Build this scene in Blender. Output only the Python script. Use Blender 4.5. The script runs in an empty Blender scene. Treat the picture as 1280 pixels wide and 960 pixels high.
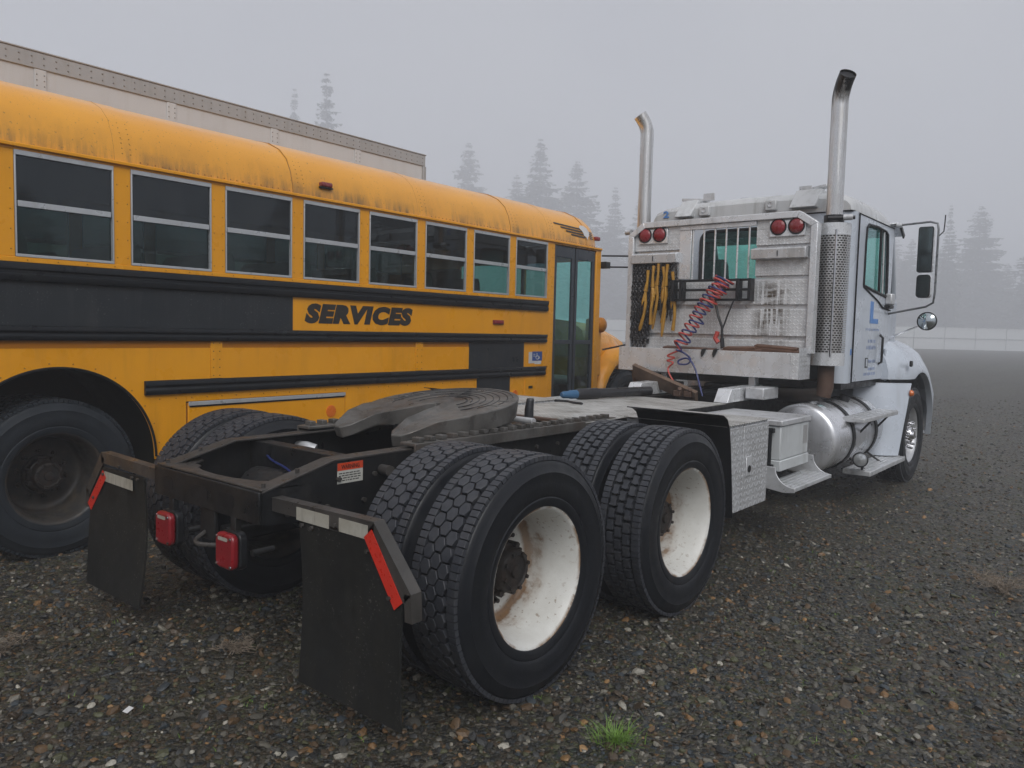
import bpy, math, random
import numpy as np
from mathutils import Vector, Matrix
R = math.radians
random.seed(7); rng = np.random.default_rng(11)
SC = bpy.context.scene
COL = SC.collection
PI = math.pi

# ---------------------------------------------------------------- camera, sky, sun, exposure
CAM = Vector((3.117, -2.5382, 1.5332))
def make_camera():
    yaw, pit, rol = -0.6881, -0.0698, 0.024
    F = Vector((math.sin(yaw)*math.cos(pit), math.cos(yaw)*math.cos(pit), math.sin(pit)))
    Rv = F.cross(Vector((0, 0, 1))).normalized(); U = Rv.cross(F)
    R2 = math.cos(rol)*Rv + math.sin(rol)*U; U2 = -math.sin(rol)*Rv + math.cos(rol)*U
    cd = bpy.data.cameras.new('camera'); cd.sensor_width = 36; cd.sensor_fit = 'HORIZONTAL'
    cd.lens = 972.08*36/1280; cd.clip_start = .05; cd.clip_end = 3000
    co = bpy.data.objects.new('camera', cd); COL.objects.link(co)
    m = Matrix((R2, U2, -F)).transposed().to_4x4(); m.translation = CAM
    co.matrix_world = m; SC.camera = co
make_camera()
SUN_EL, SUN_AZ = R(42), R(132)      # azimuth clockwise from +Y (the truck's heading)
def make_world():
    w = bpy.data.worlds.new('World'); SC.world = w; w.use_nodes = True
    nt = w.node_tree; bg = nt.nodes['Background']
    sky = nt.nodes.new('ShaderNodeTexSky'); sky.sky_type = 'NISHITA'; sky.sun_disc = False
    sky.sun_elevation = SUN_EL; sky.sun_rotation = SUN_AZ
    sky.air_density = 1.0; sky.dust_density = 6.0; sky.ozone_density = 1.0; sky.altitude = 0
    hs = nt.nodes.new('ShaderNodeHueSaturation'); hs.inputs['Saturation'].default_value = .12
    nt.links.new(sky.outputs[0], hs.inputs['Color'])
    mx = nt.nodes.new('ShaderNodeMix'); mx.data_type = 'RGBA'; mx.inputs[0].default_value = .82   # the closed cloud deck
    tc = nt.nodes.new('ShaderNodeTexCoord'); cl = nt.nodes.new('ShaderNodeTexNoise'); cl.inputs['Scale'].default_value = 2.2; cl.inputs['Detail'].default_value = 3
    nt.links.new(tc.outputs['Generated'], cl.inputs['Vector']); cr = nt.nodes.new('ShaderNodeValToRGB'); nt.links.new(cl.outputs[0], cr.inputs[0])
    cr.color_ramp.elements[0].position = .3; cr.color_ramp.elements[0].color = (.74, .77, .88, 1); cr.color_ramp.elements[1].position = .72; cr.color_ramp.elements[1].color = (1, 1.02, 1.08, 1)
    sc = nt.nodes.new('ShaderNodeVectorMath'); sc.operation = 'SCALE'; sc.inputs['Scale'].default_value = 5.7; nt.links.new(cr.outputs[0], sc.inputs[0]); nt.links.new(sc.outputs[0], mx.inputs[7])
    nt.links.new(hs.outputs[0], mx.inputs[6]); nt.links.new(mx.outputs[2], bg.inputs['Color'])
    bg.inputs['Strength'].default_value = .0500
make_world()
def make_sun():
    sd = bpy.data.lights.new('sun', 'SUN'); sd.energy = 1.5; sd.angle = R(40); sd.color = (1, .985, .965)
    so = bpy.data.objects.new('sun', sd); COL.objects.link(so)
    d = Vector((math.sin(SUN_AZ)*math.cos(SUN_EL), math.cos(SUN_AZ)*math.cos(SUN_EL), math.sin(SUN_EL)))
    so.rotation_euler = d.to_track_quat('Z', 'Y').to_euler(); so.location = (0, 0, 60)
make_sun()
vs = SC.view_settings; vs.view_transform = 'Standard'; vs.look = 'None'; vs.exposure = 1.12; vs.gamma = 1; vs.use_curve_mapping = False
SC.render.engine = 'CYCLES'
cy = SC.cycles; cy.use_denoising = True; cy.max_bounces = 8; cy.diffuse_bounces = 3; cy.glossy_bounces = 4
cy.transparent_max_bounces = 16; cy.volume_bounces = 2; cy.sample_clamp_indirect = 4
cy.caustics_reflective = False; cy.caustics_refractive = False

# ---------------------------------------------------------------- mesh helpers
class MB:
    """collects shapes, then links them as one mesh object"""
    def __init__(s): s.v = []; s.f = []
    def add(s, vs, fs):
        o = len(s.v); s.v += [tuple(p) for p in vs]; s.f += [tuple(i+o for i in f) for f in fs]; return s
    def box(s, x0, x1, y0, y1, z0, z1, rot=None, piv=None):
        vs = [Vector((x, y, z)) for x in (x0, x1) for y in (y0, y1) for z in (z0, z1)]
        if rot is not None:
            c = Vector(piv) if piv else sum(vs, Vector())/8
            vs = [c + rot @ (p-c) for p in vs]
        return s.add(vs, [(0,1,3,2),(4,6,7,5),(0,4,5,1),(2,3,7,6),(0,2,6,4),(1,5,7,3)])
    def prism(s, poly, axis, a, b):
        """poly: list of 2D points in the two other axes (cyclic order kept); extruded a..b along axis"""
        n = len(poly)
        def mk(p, t):
            return {'x': (t, p[0], p[1]), 'y': (p[0], t, p[1]), 'z': (p[0], p[1], t)}[axis]
        vs = [mk(p, a) for p in poly]+[mk(p, b) for p in poly]
        fs = [tuple(range(n))[::-1], tuple(range(n, 2*n))]+[(i, (i+1) % n, n+(i+1) % n, n+i) for i in range(n)]
        return s.add(vs, fs)
    def rings(s, rs, closed=True, cap0=False, cap1=False):
        n = len(rs[0]); o = len(s.v)
        for r in rs: s.v += [tuple(p) for p in r]
        for i in range(len(rs)-1):
            for j in range(n if closed else n-1):
                k = (j+1) % n
                s.f.append((o+i*n+j, o+i*n+k, o+(i+1)*n+k, o+(i+1)*n+j))
        if cap0: s.f.append(tuple(o+j for j in range(n))[::-1])
        if cap1: s.f.append(tuple(o+(len(rs)-1)*n+j for j in range(n)))
        return s
    def tube(s, path, r, n=8, caps=True):
        P = [Vector(p) for p in path]; m = len(P)
        rad = r if hasattr(r, '__len__') else [r]*m
        T = []
        for i in range(m):
            t = (P[min(i+1, m-1)]-P[max(i-1, 0)])
            T.append(t.normalized() if t.length > 1e-9 else Vector((0, 0, 1)))
        a = Vector((0, 0, 1)) if abs(T[0].z) < .9 else Vector((1, 0, 0))
        u = T[0].cross(a).normalized(); rs = []
        for i in range(m):
            u = (u - T[i]*u.dot(T[i])).normalized(); w = T[i].cross(u)
            rs.append([P[i]+(u*math.cos(2*PI*j/n)+w*math.sin(2*PI*j/n))*rad[i] for j in range(n)])
        return s.rings(rs, True, caps, caps)
    def cyl(s, p0, p1, r, n=16, r2=None): return s.tube([p0, p1], [r, r if r2 is None else r2], n)
    def lathe(s, prof, n=48, axis='x', c=(0, 0, 0), closed=False):
        """prof: (along axis, radius)"""
        rs = []
        for a, r in prof:
            ring = []
            for j in range(n):
                t = 2*PI*j/n; p, q = r*math.cos(t), r*math.sin(t)
                ring.append({'x': (c[0]+a, c[1]+p, c[2]+q), 'y': (c[0]+q, c[1]+a, c[2]+p), 'z': (c[0]+p, c[1]+q, c[2]+a)}[axis])
            rs.append(ring)
        return s.rings(rs, True, prof[0][1] > 1e-6 and closed, prof[-1][1] > 1e-6 and closed)
    def sheet(s, grid):
        n = len(grid[0]); o = len(s.v)
        for r in grid: s.v += [tuple(p) for p in r]
        for i in range(len(grid)-1):
            for j in range(n-1): s.f.append((o+i*n+j, o+i*n+j+1, o+(i+1)*n+j+1, o+(i+1)*n+j))
        return s
    def mesh(s, name, mat=None, angle=38, smooth=True):
        me = bpy.data.meshes.new(name); me.from_pydata(s.v, [], s.f); me.validate(); me.update()
        if smooth:
            me.polygons.foreach_set('use_smooth', [True]*len(me.polygons)); me.set_sharp_from_angle(angle=R(angle))
        if mat: me.materials.append(mat)
        return me
    def build(s, name, mat, parent=None, bevel=0, solid=0, loc=None, **k):
        o = bpy.data.objects.new(name, s.mesh(name, mat, **k)); COL.objects.link(o); o.parent = parent
        if loc: o.location = loc
        if solid:
            m = o.modifiers.new('solid', 'SOLIDIFY'); m.thickness = solid; m.offset = 0
            es = o.modifiers.new('split', 'EDGE_SPLIT'); es.split_angle = R(50)
        if bevel:
            m = o.modifiers.new('bevel', 'BEVEL'); m.width = bevel; m.segments = 2; m.limit_method = 'ANGLE'; m.angle_limit = R(45)
        return o
def box(name, mat, parent, x0, x1, y0, y1, z0, z1, bevel=.004, **k): return MB().box(x0, x1, y0, y1, z0, z1, **k).build(name, mat, parent, bevel)
def tag(o, label, cat=None, group=None, kind=None):
    if label: o['label'] = label
    if cat: o['category'] = cat
    if group: o['group'] = group
    if kind: o['kind'] = kind
    return o
def empty(name, loc=(0, 0, 0), rz=0):
    o = bpy.data.objects.new(name, None); COL.objects.link(o); o.location = loc; o.rotation_euler = (0, 0, rz)
    o.empty_display_size = .2; return o
def link_copy(o, parent, loc=None, rot=None):
    c = o.copy(); COL.objects.link(c); c.parent = parent
    if loc is not None: c.location = loc
    if rot is not None: c.rotation_euler = rot
    return c
def copy_tree(o, parent=None, loc=None, rot=None):
    c = link_copy(o, parent, loc, rot)
    for ch in o.children: copy_tree(ch, c)
    return c
def place(name, me, parent, loc, rot=(0, 0, 0)):
    o = bpy.data.objects.new(name, me); COL.objects.link(o); o.parent = parent; o.location = loc; o.rotation_euler = rot; return o
def text_mesh(name, txt, mat, bold=.0, shear=0.0, depth=.002, space=1.0):
    """mesh of the words in the unit box (0..1, 0..1) of x, y; z is depth"""
    cu = bpy.data.curves.new(name, 'FONT'); cu.body = txt; cu.size = 1; cu.offset = bold; cu.shear = shear; cu.extrude = depth; cu.space_character = space; cu.resolution_u = 3
    o = bpy.data.objects.new(name, cu); COL.objects.link(o); dg = bpy.context.evaluated_depsgraph_get()
    me = bpy.data.meshes.new_from_object(o.evaluated_get(dg)); bpy.data.objects.remove(o); bpy.data.curves.remove(cu)
    co = np.array([v.co for v in me.vertices]); lo, hi = co.min(0), co.max(0)
    for v in me.vertices:
        v.co = ((v.co.x-lo[0])/(hi[0]-lo[0]), (v.co.y-lo[1])/(hi[1]-lo[1]), v.co.z)
    me.materials.clear(); me.materials.append(mat); me.name = name
    return me
def text_on_x(name, txt, mat, parent, x, y0, y1, z0, z1, **k):
    me = text_mesh(name, txt, mat, **k)
    for v in me.vertices: v.co = (x+v.co.z, y0+(y1-y0)*v.co.x, z0+(z1-z0)*v.co.y)
    o = bpy.data.objects.new(name, me); COL.objects.link(o); o.parent = parent; return o
def text_on_y(name, txt, mat, parent, y, x0, x1, z0, z1, **k):
    me = text_mesh(name, txt, mat, **k)
    for v in me.vertices: v.co = (x0+(x1-x0)*v.co.x, y-v.co.z, z0+(z1-z0)*v.co.y)
    o = bpy.data.objects.new(name, me); COL.objects.link(o); o.parent = parent; return o

# ---------------------------------------------------------------- materials
class NT:
    def __init__(s, name):
        s.m = bpy.data.materials.new(name); s.m.use_nodes = True; s.t = s.m.node_tree; s.t.nodes.clear()
        s.out = s.n('ShaderNodeOutputMaterial')
    def n(s, typ, **k):
        nd = s.t.nodes.new(typ)
        for a, b in k.items(): setattr(nd, a, b)
        return nd
    def l(s, a, b): s.t.links.new(a, b)
    def val(s, sock, x):
        if hasattr(x, 'is_linked'): s.l(x, sock)
        else: sock.default_value = x
    def math(s, op, a, b=0.0, clamp=False):
        nd = s.n('ShaderNodeMath', operation=op, use_clamp=clamp); s.val(nd.inputs[0], a); s.val(nd.inputs[1], b); return nd.outputs[0]
    def coord(s, kind='Object', scale=(1, 1, 1)):
        tc = s.n('ShaderNodeTexCoord'); mp = s.n('ShaderNodeMapping'); mp.inputs['Scale'].default_value = scale
        s.l(tc.outputs[kind], mp.inputs[0]); return mp.outputs[0]
    def wcoord(s, scale=(1, 1, 1)):
        g = s.n('ShaderNodeNewGeometry'); mp = s.n('ShaderNodeMapping'); mp.inputs['Scale'].default_value = scale
        s.l(g.outputs['Position'], mp.inputs[0]); return mp.outputs[0]
    def noise(s, vec, scale, detail=4, rough=.55):
        nd = s.n('ShaderNodeTexNoise'); nd.inputs['Scale'].default_value = scale; nd.inputs['Detail'].default_value = detail
        nd.inputs['Roughness'].default_value = rough; s.l(vec, nd.inputs['Vector']); return nd.outputs[0]
    def ramp(s, fac, stops, interp='LINEAR'):
        nd = s.n('ShaderNodeValToRGB'); cr = nd.color_ramp; cr.interpolation = interp
        while len(cr.elements) < len(stops): cr.elements.new(.5)
        for e, (p, c) in zip(cr.elements, stops):
            e.position = p; e.color = (c, c, c, 1) if not hasattr(c, '__len__') else (*c, 1)
        s.l(fac, nd.inputs[0]); return nd.outputs[0]
    def mix(s, fac, a, b):
        nd = s.n('ShaderNodeMix', data_type='RGBA'); s.val(nd.inputs[0], fac)
        for i, x in ((6, a), (7, b)):
            if hasattr(x, 'is_linked'): s.l(x, nd.inputs[i])
            else: nd.inputs[i].default_value = (*x[:3], 1)
        return nd.outputs[2]
    def bump(s, h, strength=.3, dist=.01, normal=None):
        nd = s.n('ShaderNodeBump'); nd.inputs['Strength'].default_value = strength; nd.inputs['Distance'].default_value = dist
        s.l(h, nd.inputs['Height'])
        if normal is not None: s.l(normal, nd.inputs['Normal'])
        return nd.outputs[0]
    def bsdf(s, col, rough=.5, metal=0, normal=None, spec=.5, coat=0, crough=.1):
        b = s.n('ShaderNodeBsdfPrincipled')
        if hasattr(col, 'is_linked'): s.l(col, b.inputs['Base Color'])
        else: b.inputs['Base Color'].default_value = (*col, 1)
        s.val(b.inputs['Roughness'], rough); s.val(b.inputs['Metallic'], metal); b.inputs['Specular IOR Level'].default_value = spec
        b.inputs['Coat Weight'].default_value = coat; b.inputs['Coat Roughness'].default_value = crough
        if normal is not None: s.l(normal, b.inputs['Normal'])
        return b.outputs[0]
    def done(s, sh): s.l(sh, s.out.inputs['Surface']); return s.m
def sep(t, vec):
    nd = t.n('ShaderNodeSeparateXYZ'); t.l(vec, nd.inputs[0]); return nd.outputs
def surf(name, col, col2=None, rough=.5, metal=0, scale=3, amount=.6, grime=None, gamt=.5, gscale=2.5, bump=.0, bscale=60, coat=0, crough=.15, spec=.5, rvar=.15, streak=True, speck=None, wave=0):
    """paint, metal or rubber: two tones, vertical grime streaks, fine relief, uneven gloss"""
    t = NT(name); v = t.wcoord()
    col2 = col2 or tuple(c*.75 for c in col)
    n1 = t.noise(v, scale, 6, .6); c = t.mix(t.ramp(n1, [(.35, 0), (.7, amount)]), col, col2)
    if grime:
        g = t.noise(t.wcoord((gscale*5, gscale*5, gscale*.5) if streak else (gscale*3,)*3), 1.0, 6, .65)
        g2 = t.noise(v, gscale, 5, .6)
        gm = t.math('MULTIPLY', t.ramp(g, [(.48, 0), (.72, 1)]), t.ramp(g2, [(.35, 0), (.65, gamt)]))
        c = t.mix(gm, c, grime)
    if speck:
        s1 = t.noise(v, 90, 2, .5); s2 = t.noise(v, 5, 3)
        sm = t.math('MULTIPLY', t.ramp(s1, [(.64, 0), (.70, 1)]), t.ramp(s2, [(.45, 0), (.62, 1)]))
        c = t.mix(sm, c, speck)
    rr = t.ramp(t.noise(v, scale*2.3, 4), [(.3, max(.02, rough-rvar)), (.7, min(1, rough+rvar))])
    nm = t.bump(t.noise(v, 2.6, 2), wave, .03) if wave else None
    nm = t.bump(t.noise(v, bscale, 4), bump, .004, nm) if bump else nm
    return t.done(t.bsdf(c, rr, metal, nm, spec, coat, crough))
def diamond(name, plane='xy', col=(.62, .63, .65), grime=(.10, .085, .065), cell=.042, metal=.75, rough=.36, gamt=.75, bumpn=.9, stain=None, gmin=.0):
    """tread plate: raised lozenges turned this way and that"""
    t = NT(name); w = t.wcoord(); X = sep(t, w); a, b = {'xy': (0, 1), 'yz': (1, 2), 'xz': (0, 2)}[plane]
    u = t.math('DIVIDE', X[a], cell); v = t.math('DIVIDE', X[b], cell)
    fu = t.math('SUBTRACT', t.math('FRACT', u), .5); fv = t.math('SUBTRACT', t.math('FRACT', v), .5)
    par = t.math('MODULO', t.math('ABSOLUTE', t.math('ADD', t.math('FLOOR', u), t.math('FLOOR', v))), 2)
    sg = t.math('SUBTRACT', t.math('MULTIPLY', t.math('GREATER_THAN', par, .5), 2), 1)
    fs = t.math('MULTIPLY', fv, sg)
    p = t.math('MULTIPLY', t.math('ADD', fu, fs), .7071); q = t.math('MULTIPLY', t.math('SUBTRACT', fu, fs), .7071)
    e = t.math('ADD', t.math('POWER', t.math('DIVIDE', p, .56), 2), t.math('POWER', t.math('DIVIDE', q, .17), 2))
    h = t.ramp(e, [(.45, 1), (1.0, 0)])
    n1 = t.noise(w, 3.5, 6, .65); n2 = t.noise(w, 14, 4)
    gm = t.math('MULTIPLY', t.ramp(n1, [(.36, gmin), (.70, gamt)]), t.ramp(h, [(0, 1), (1, .12)]))
    c = t.mix(t.ramp(n2, [(.3, 0), (.7, .35)]), col, tuple(x*.7 for x in col)); c = t.mix(gm, c, grime)
    if stain is not None:
        x0, x1, z0, z1 = stain
        wv = t.noise(t.wcoord((30, 30, 2.2)), 1.0, 4, .6); rows = t.noise(t.wcoord((5, 5, 26)), 1.0, 3, .6)
        def band(s, lo, hi, f): return t.math('MULTIPLY', t.ramp(t.math('DIVIDE', t.math('SUBTRACT', s, lo-f), 2*f, True), [(0, 0), (1, 1)]), t.ramp(t.math('DIVIDE', t.math('SUBTRACT', hi+f, s), 2*f, True), [(0, 0), (1, 1)]))
        m = t.math('MULTIPLY', band(X[0], x0, x1, .06), band(X[2], z0, z1, .10))
        m = t.math('MULTIPLY', m, t.ramp(wv, [(.41, 0), (.53, 1)]))
        m = t.math('MULTIPLY', m, t.ramp(rows, [(.36, .3), (.56, 1)]))
        c = t.mix(m, c, (.07, .05, .03))
    rr = t.ramp(n1, [(.3, rough), (.75, min(1, rough+.25))])
    mt = t.math('SUBTRACT', metal, t.math('MULTIPLY', gm, metal*.9), True)
    return t.done(t.bsdf(c, rr, mt, t.bump(h, bumpn, .003)))
def glass(name, tint, refl=.05, rough=.01):
    t = NT(name); tr = t.n('ShaderNodeBsdfTransparent'); tr.inputs[0].default_value = (*tint, 1)
    gl = t.n('ShaderNodeBsdfGlossy'); gl.inputs['Roughness'].default_value = rough; gl.inputs[0].default_value = (.86, .94, 1, 1)
    g = t.n('ShaderNodeNewGeometry'); dt = t.n('ShaderNodeVectorMath', operation='DOT_PRODUCT'); t.l(g.outputs['Incoming'], dt.inputs[0]); t.l(g.outputs['Normal'], dt.inputs[1])
    fr = t.math('ADD', .035, t.math('MULTIPLY', .9, t.math('POWER', t.math('SUBTRACT', 1.0, t.math('ABSOLUTE', dt.outputs['Value'])), 5)))
    d = t.n('ShaderNodeBsdfDiffuse'); d.inputs[0].default_value = (.30, .31, .30, 1)
    v = t.wcoord((3, 3, 1.2)); dm = t.ramp(t.noise(v, 3, 6, .7), [(.40, .004), (.75, .05)])
    m1 = t.n('ShaderNodeMixShader'); t.l(t.math('ADD', fr, refl, True), m1.inputs[0]); t.l(tr.outputs[0], m1.inputs[1]); t.l(gl.outputs[0], m1.inputs[2])
    m2 = t.n('ShaderNodeMixShader'); t.l(dm, m2.inputs[0]); t.l(m1.outputs[0], m2.inputs[1]); t.l(d.outputs[0], m2.inputs[2])
    return t.done(m2.outputs[0])
DUST = (.16, .14, .11)
RUST = (.16, .06, .02)
M = {}
def make_materials():
    # school bus
    Y = (.79, .335, .004); Y2 = (.72, .295, .003)
    M['yellow'] = surf('bus_yellow', Y, Y2, .32, 0, 1.3, .8, (.24, .12, .02), .30, 1.6, .04, 30, spec=.45, wave=.35)
    M['yellow_dark'] = surf('bus_yellow_dark', (.46, .165, .003), (.40, .14, .003), .45, 0, 1.3, .6, (.2, .09, .01), .3, spec=.3)
    t = NT('bus_roof_yellow'); w = t.wcoord(); z = sep(t, w)[2]
    n1 = t.noise(w, 1.3, 5); c = t.mix(t.ramp(n1, [(.3, 0), (.7, .8)]), (.80, .355, .016), (.72, .305, .010))
    st = t.noise(t.wcoord((14, 14, 1.2)), 1, 6, .7); pt = t.noise(w, 2.2, 5, .6)
    hgt = t.math('DIVIDE', t.math('SUBTRACT', 2.82, z), .24, True)          # algae creeps up from the gutter in runs
    am = t.math('MULTIPLY', t.ramp(hgt, [(0, 0), (.55, .22), (.80, .75), (1, 1)]), t.ramp(t.math('ADD', t.math('MULTIPLY', st, .6), t.math('MULTIPLY', pt, .45)), [(.44, 0), (.64, 1)]))
    c = t.mix(t.math('MULTIPLY', am, .9), c, (.07, .055, .02))
    c = t.mix(t.math('MULTIPLY', t.ramp(t.noise(w, 55, 2), [(.66, 0), (.72, 1)]), .5), c, (.12, .08, .03))
    M['roof'] = t.done(t.bsdf(c, t.ramp(pt, [(.3, .30), (.7, .45)]), 0, None, .5, .55, .18))
    M['bus_black'] = surf('bus_black_paint', (.014, .018, .023), (.022, .026, .030), .42, 0, 2, .8, (.06, .06, .06), .5, 2.2, .05, 25, speck=(.09, .09, .09), spec=.35)
    M['rail'] = surf('rub_rail_black', (.007, .009, .012), (.014, .016, .019), .38, 0, 4, .7, (.035, .034, .03), .4, spec=.22)
    M['alu'] = surf('window_aluminium', (.48, .50, .52), (.40, .41, .43), .38, .35, 5, .5, (.25, .24, .2), .4)
    M['bus_glass'] = glass('bus_tinted_glass', (.30, .38, .42), .012)
    M['bus_glass_low'] = glass('bus_tinted_glass_low', (.50, .66, .63), .0)
    M['door_glass'] = glass('door_glass', (.76, .95, .93), .0)
    M['cab_glass'] = glass('cab_glass', (.62, .88, .83), .0)
    M['seat'] = surf('seat_vinyl', (.020, .030, .034), None, .55, bump=.1)
    M['interior'] = surf('bus_interior', (.045, .05, .05), None, .8, spec=.2)
    M['door_dark'] = surf('door_dark_blue', (.022, .030, .042), (.03, .04, .052), .4, 0, 3, .6, (.07, .08, .09), .5)
    M['letter'] = surf('letter_black', (.018, .015, .012), (.03, .025, .02), .45)
    M['sticker_blue'] = surf('sticker_blue', (.03, .08, .28), None, .4)
    M['sticker_white'] = surf('sticker_white', (.6, .6, .6), (.45, .45, .46), .45)
    M['well'] = surf('wheel_well_black', (.004, .0045, .004), (.010, .012, .008), .9, spec=.05)
    M['orange'] = surf('orange_reflector', (.72, .16, .01), None, .3, coat=.5)
    # tyres and wheels
    M['rubber'] = surf('tyre_rubber', (.0060, .0075, .0110), (.010, .012, .015), .44, 0, 5, .8, (.035, .033, .030), .30, 3, .12, 90, rvar=.12, spec=.38)
    M['tread'] = surf('tread_rubber', (.026, .029, .037), (.046, .049, .057), .48, 0, 14, .9, (.06, .055, .048), .4, 4, .15, 120, rvar=.15, streak=False, spec=.5)
    M['bus_rubber'] = surf('bus_tyre_rubber', (.011, .015, .020), (.022, .027, .034), .62, 0, 4, .9, (.04, .04, .036), .5, 3, .12, 90, streak=False, spec=.25)
    t = NT('white_wheel_paint'); oc = t.coord('Object'); X = sep(t, oc)
    rad = t.math('SQRT', t.math('ADD', t.math('POWER', X[1], 2), t.math('POWER', X[2], 2))); w = oc
    nz = t.noise(w, 9, 6, .65); n2 = t.noise(w, 45, 4, .6); n3 = t.noise(w, 3, 3)
    ring = t.ramp(t.math('ADD', rad, t.math('MULTIPLY', t.math('SUBTRACT', nz, .5), .03)), [(.203, 0), (.224, 1), (.246, 1), (.2512, 0)])
    ring = t.math('MULTIPLY', ring, t.math('MULTIPLY', t.ramp(X[0], [(0, 1), (.02, 0)]), t.ramp(n3, [(.3, .6), (.55, 1)])))
    chips = t.math('MULTIPLY', t.ramp(n2, [(.60, 0), (.65, 1)]), t.ramp(n3, [(.42, .1), (.62, .9)]))
    edge = t.math('MULTIPLY', t.ramp(rad, [(.286, 0), (.294, 1)]), t.ramp(nz, [(.42, 0), (.56, 1)]))
    c = t.mix(t.ramp(nz, [(.3, 0), (.75, .6)]), (.70, .70, .67), (.50, .485, .44))
    c = t.mix(t.math('MULTIPLY', chips, .7), c, (.20, .12, .06))
    c = t.mix(t.math('MAXIMUM', t.math('MULTIPLY', ring, .92), t.math('MULTIPLY', edge, .9)), c, t.mix(n2, (.30, .14, .03), (.09, .045, .02)))
    M['wheel_white'] = t.done(t.bsdf(c, .42, 0, t.bump(n2, .15, .003)))
    M['hub'] = surf('hub_black_rusty', (.010, .009, .0085), (.030, .018, .012), .6, 0, 20, .8, (.09, .04, .02), .5, bump=.3, bscale=60)
    M['bus_wheel'] = surf('bus_wheel_dark', (.020, .022, .024), (.05, .04, .03), .5, 0, 8, .9, (.09, .065, .04), .8, 4, .2, 50, streak=False)
    M['wheel_alu'] = surf('polished_wheel', (.60, .61, .63), (.50, .50, .51), .42, .6, 6, .5, (.2, .19, .17), .5, streak=False)
    M['chrome'] = surf('chrome', (.80, .80, .82), (.65, .65, .66), .14, 1, 6, .5, rvar=.06)
    # truck
    M['frame'] = surf('frame_black', (.0085, .0095, .011), (.018, .018, .018), .42, 0, 6, .8, (.05, .043, .034), .45, 3, .25, 45, rvar=.18, spec=.35)
    M['black'] = surf('satin_black', (.009, .010, .012), (.015, .016, .018), .45, 0, 6, .6, (.035, .032, .028), .35, spec=.3)
    M['flap'] = surf('mudflap_rubber', (.011, .012, .012), (.018, .018, .016), .62, 0, 2.5, .8, (.036, .033, .025), .5, 2.2, .1, 40, speck=(.10, .095, .085), spec=.25)
    M['hanger'] = surf('hanger_steel', (.075, .070, .066), (.035, .032, .029), .40, .25, 7, .8, (.10, .085, .07), .5, 4, .15, 50)
    M['fifth'] = surf('fifth_wheel_steel', (.145, .14, .132), (.050, .047, .043), .44, .25, 5, 1.0, (.10, .05, .025), .7, 2.5, .5, 30, rvar=.22, streak=False, spec=.4)
    M['tape_red'] = surf('tape_red', (.62, .03, .015), (.5, .025, .012), .35, 0, 30, .6, (.16, .03, .02), .4, coat=.3)
    M['tape_white'] = surf('tape_white', (.42, .41, .36), (.30, .28, .23), .45, 0, 12, .9, (.07, .06, .045), 1.0, 9)
    M['lens_red'] = surf('red_lens', (.24, .006, .012), (.17, .004, .009), .36, 0, 12, .6, (.10, .02, .02), .5, coat=.25, crough=.2)
    M['lens_red_dark'] = surf('dark_red_lens', (.20, .008, .012), (.15, .006, .01), .22, 0, 12, .6, coat=.6)
    M['lens_amber'] = surf('amber_lens', (.65, .14, .01), None, .2, coat=.6)
    M['lens_clear'] = surf('lamp_glass', (.75, .78, .8), (.6, .62, .64), .12, .6, coat=1)
    M['white_alu'] = surf('headboard_aluminium', (.74, .755, .775), (.62, .63, .645), .28, .40, 4, .7, (.16, .15, .13), .55, 3)
    M['plate_xy'] = diamond('deck_tread_plate', 'xy', (.70, .70, .68), gamt=1.0, metal=.30, cell=.036, bumpn=1.0, gmin=.22)
    M['plate_yz'] = diamond('box_tread_plate', 'yz', (.78, .80, .83), gamt=.55, rough=.26, metal=.45, bumpn=1.0, cell=.040, gmin=.25)
    M['plate_xz'] = diamond('headboard_tread_plate', 'xz', (.76, .775, .79), gamt=.38, metal=.35, bumpn=.55, cell=.030, stain=(.40, .66, 1.50, 2.0))
    M['cab'] = surf('cab_silver_white', (.58, .63, .70), (.52, .565, .63), .32, .15, 1.5, .6, (.28, .27, .25), .3, 2, coat=.4, crough=.12)
    M['cab_roof'] = surf('cab_roof_paint', (.58, .59, .60), (.50, .51, .51), .38, .05, 2, .7, (.16, .16, .13), .8, 3, coat=.25)
    M['tank'] = surf('fuel_tank_aluminium', (.74, .75, .78), (.64, .65, .67), .30, .70, 3, .7, (.25, .24, .22), .4, 3, .03, 40)
    M['step'] = surf('step_aluminium', (.66, .67, .69), (.50, .51, .52), .40, .4, 8, .8, (.14, .13, .11), .55, 4, streak=False)
    M['grey_box'] = surf('battery_box_grey', (.60, .63, .64), (.52, .54, .55), .42, .1, 4, .6, (.2, .19, .16), .5, 3)
    def stack_mat(name, soot):
        t = NT(name); w = t.wcoord(); z = sep(t, w)[2]
        s1 = t.noise(t.wcoord((22, 22, .9)), 1, 6, .7); s2 = t.noise(w, 6, 4)
        up = t.ramp(t.math('DIVIDE', t.math('SUBTRACT', z, 2.5), 1.3, True), [(0, .8), (.3, .35), (.8, .5), (1, .9)])
        c = t.mix(t.math('MULTIPLY', t.ramp(s1, [(.50, 0), (.64, 1)]), up), (.68, .68, .68), (.10, .085, .065))
        c = t.mix(t.ramp(s2, [(.45, 0), (.75, .35)]), c, (.50, .46, .40)); mt = .9
        if soot:       # soot from the outlet runs down the pipe
            k = t.ramp(t.math('ADD', t.math('DIVIDE', t.math('SUBTRACT', z, 3.36), .36, True), t.math('MULTIPLY', t.math('SUBTRACT', s1, .5), 1.3)), [(.42, 0), (.72, 1)])
            c = t.mix(k, c, (.012, .011, .010)); mt = t.math('SUBTRACT', .9, t.math('MULTIPLY', k, .85))
        return t.done(t.bsdf(c, t.ramp(s1, [(.4, .22), (.65, .5)]), mt))
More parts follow.
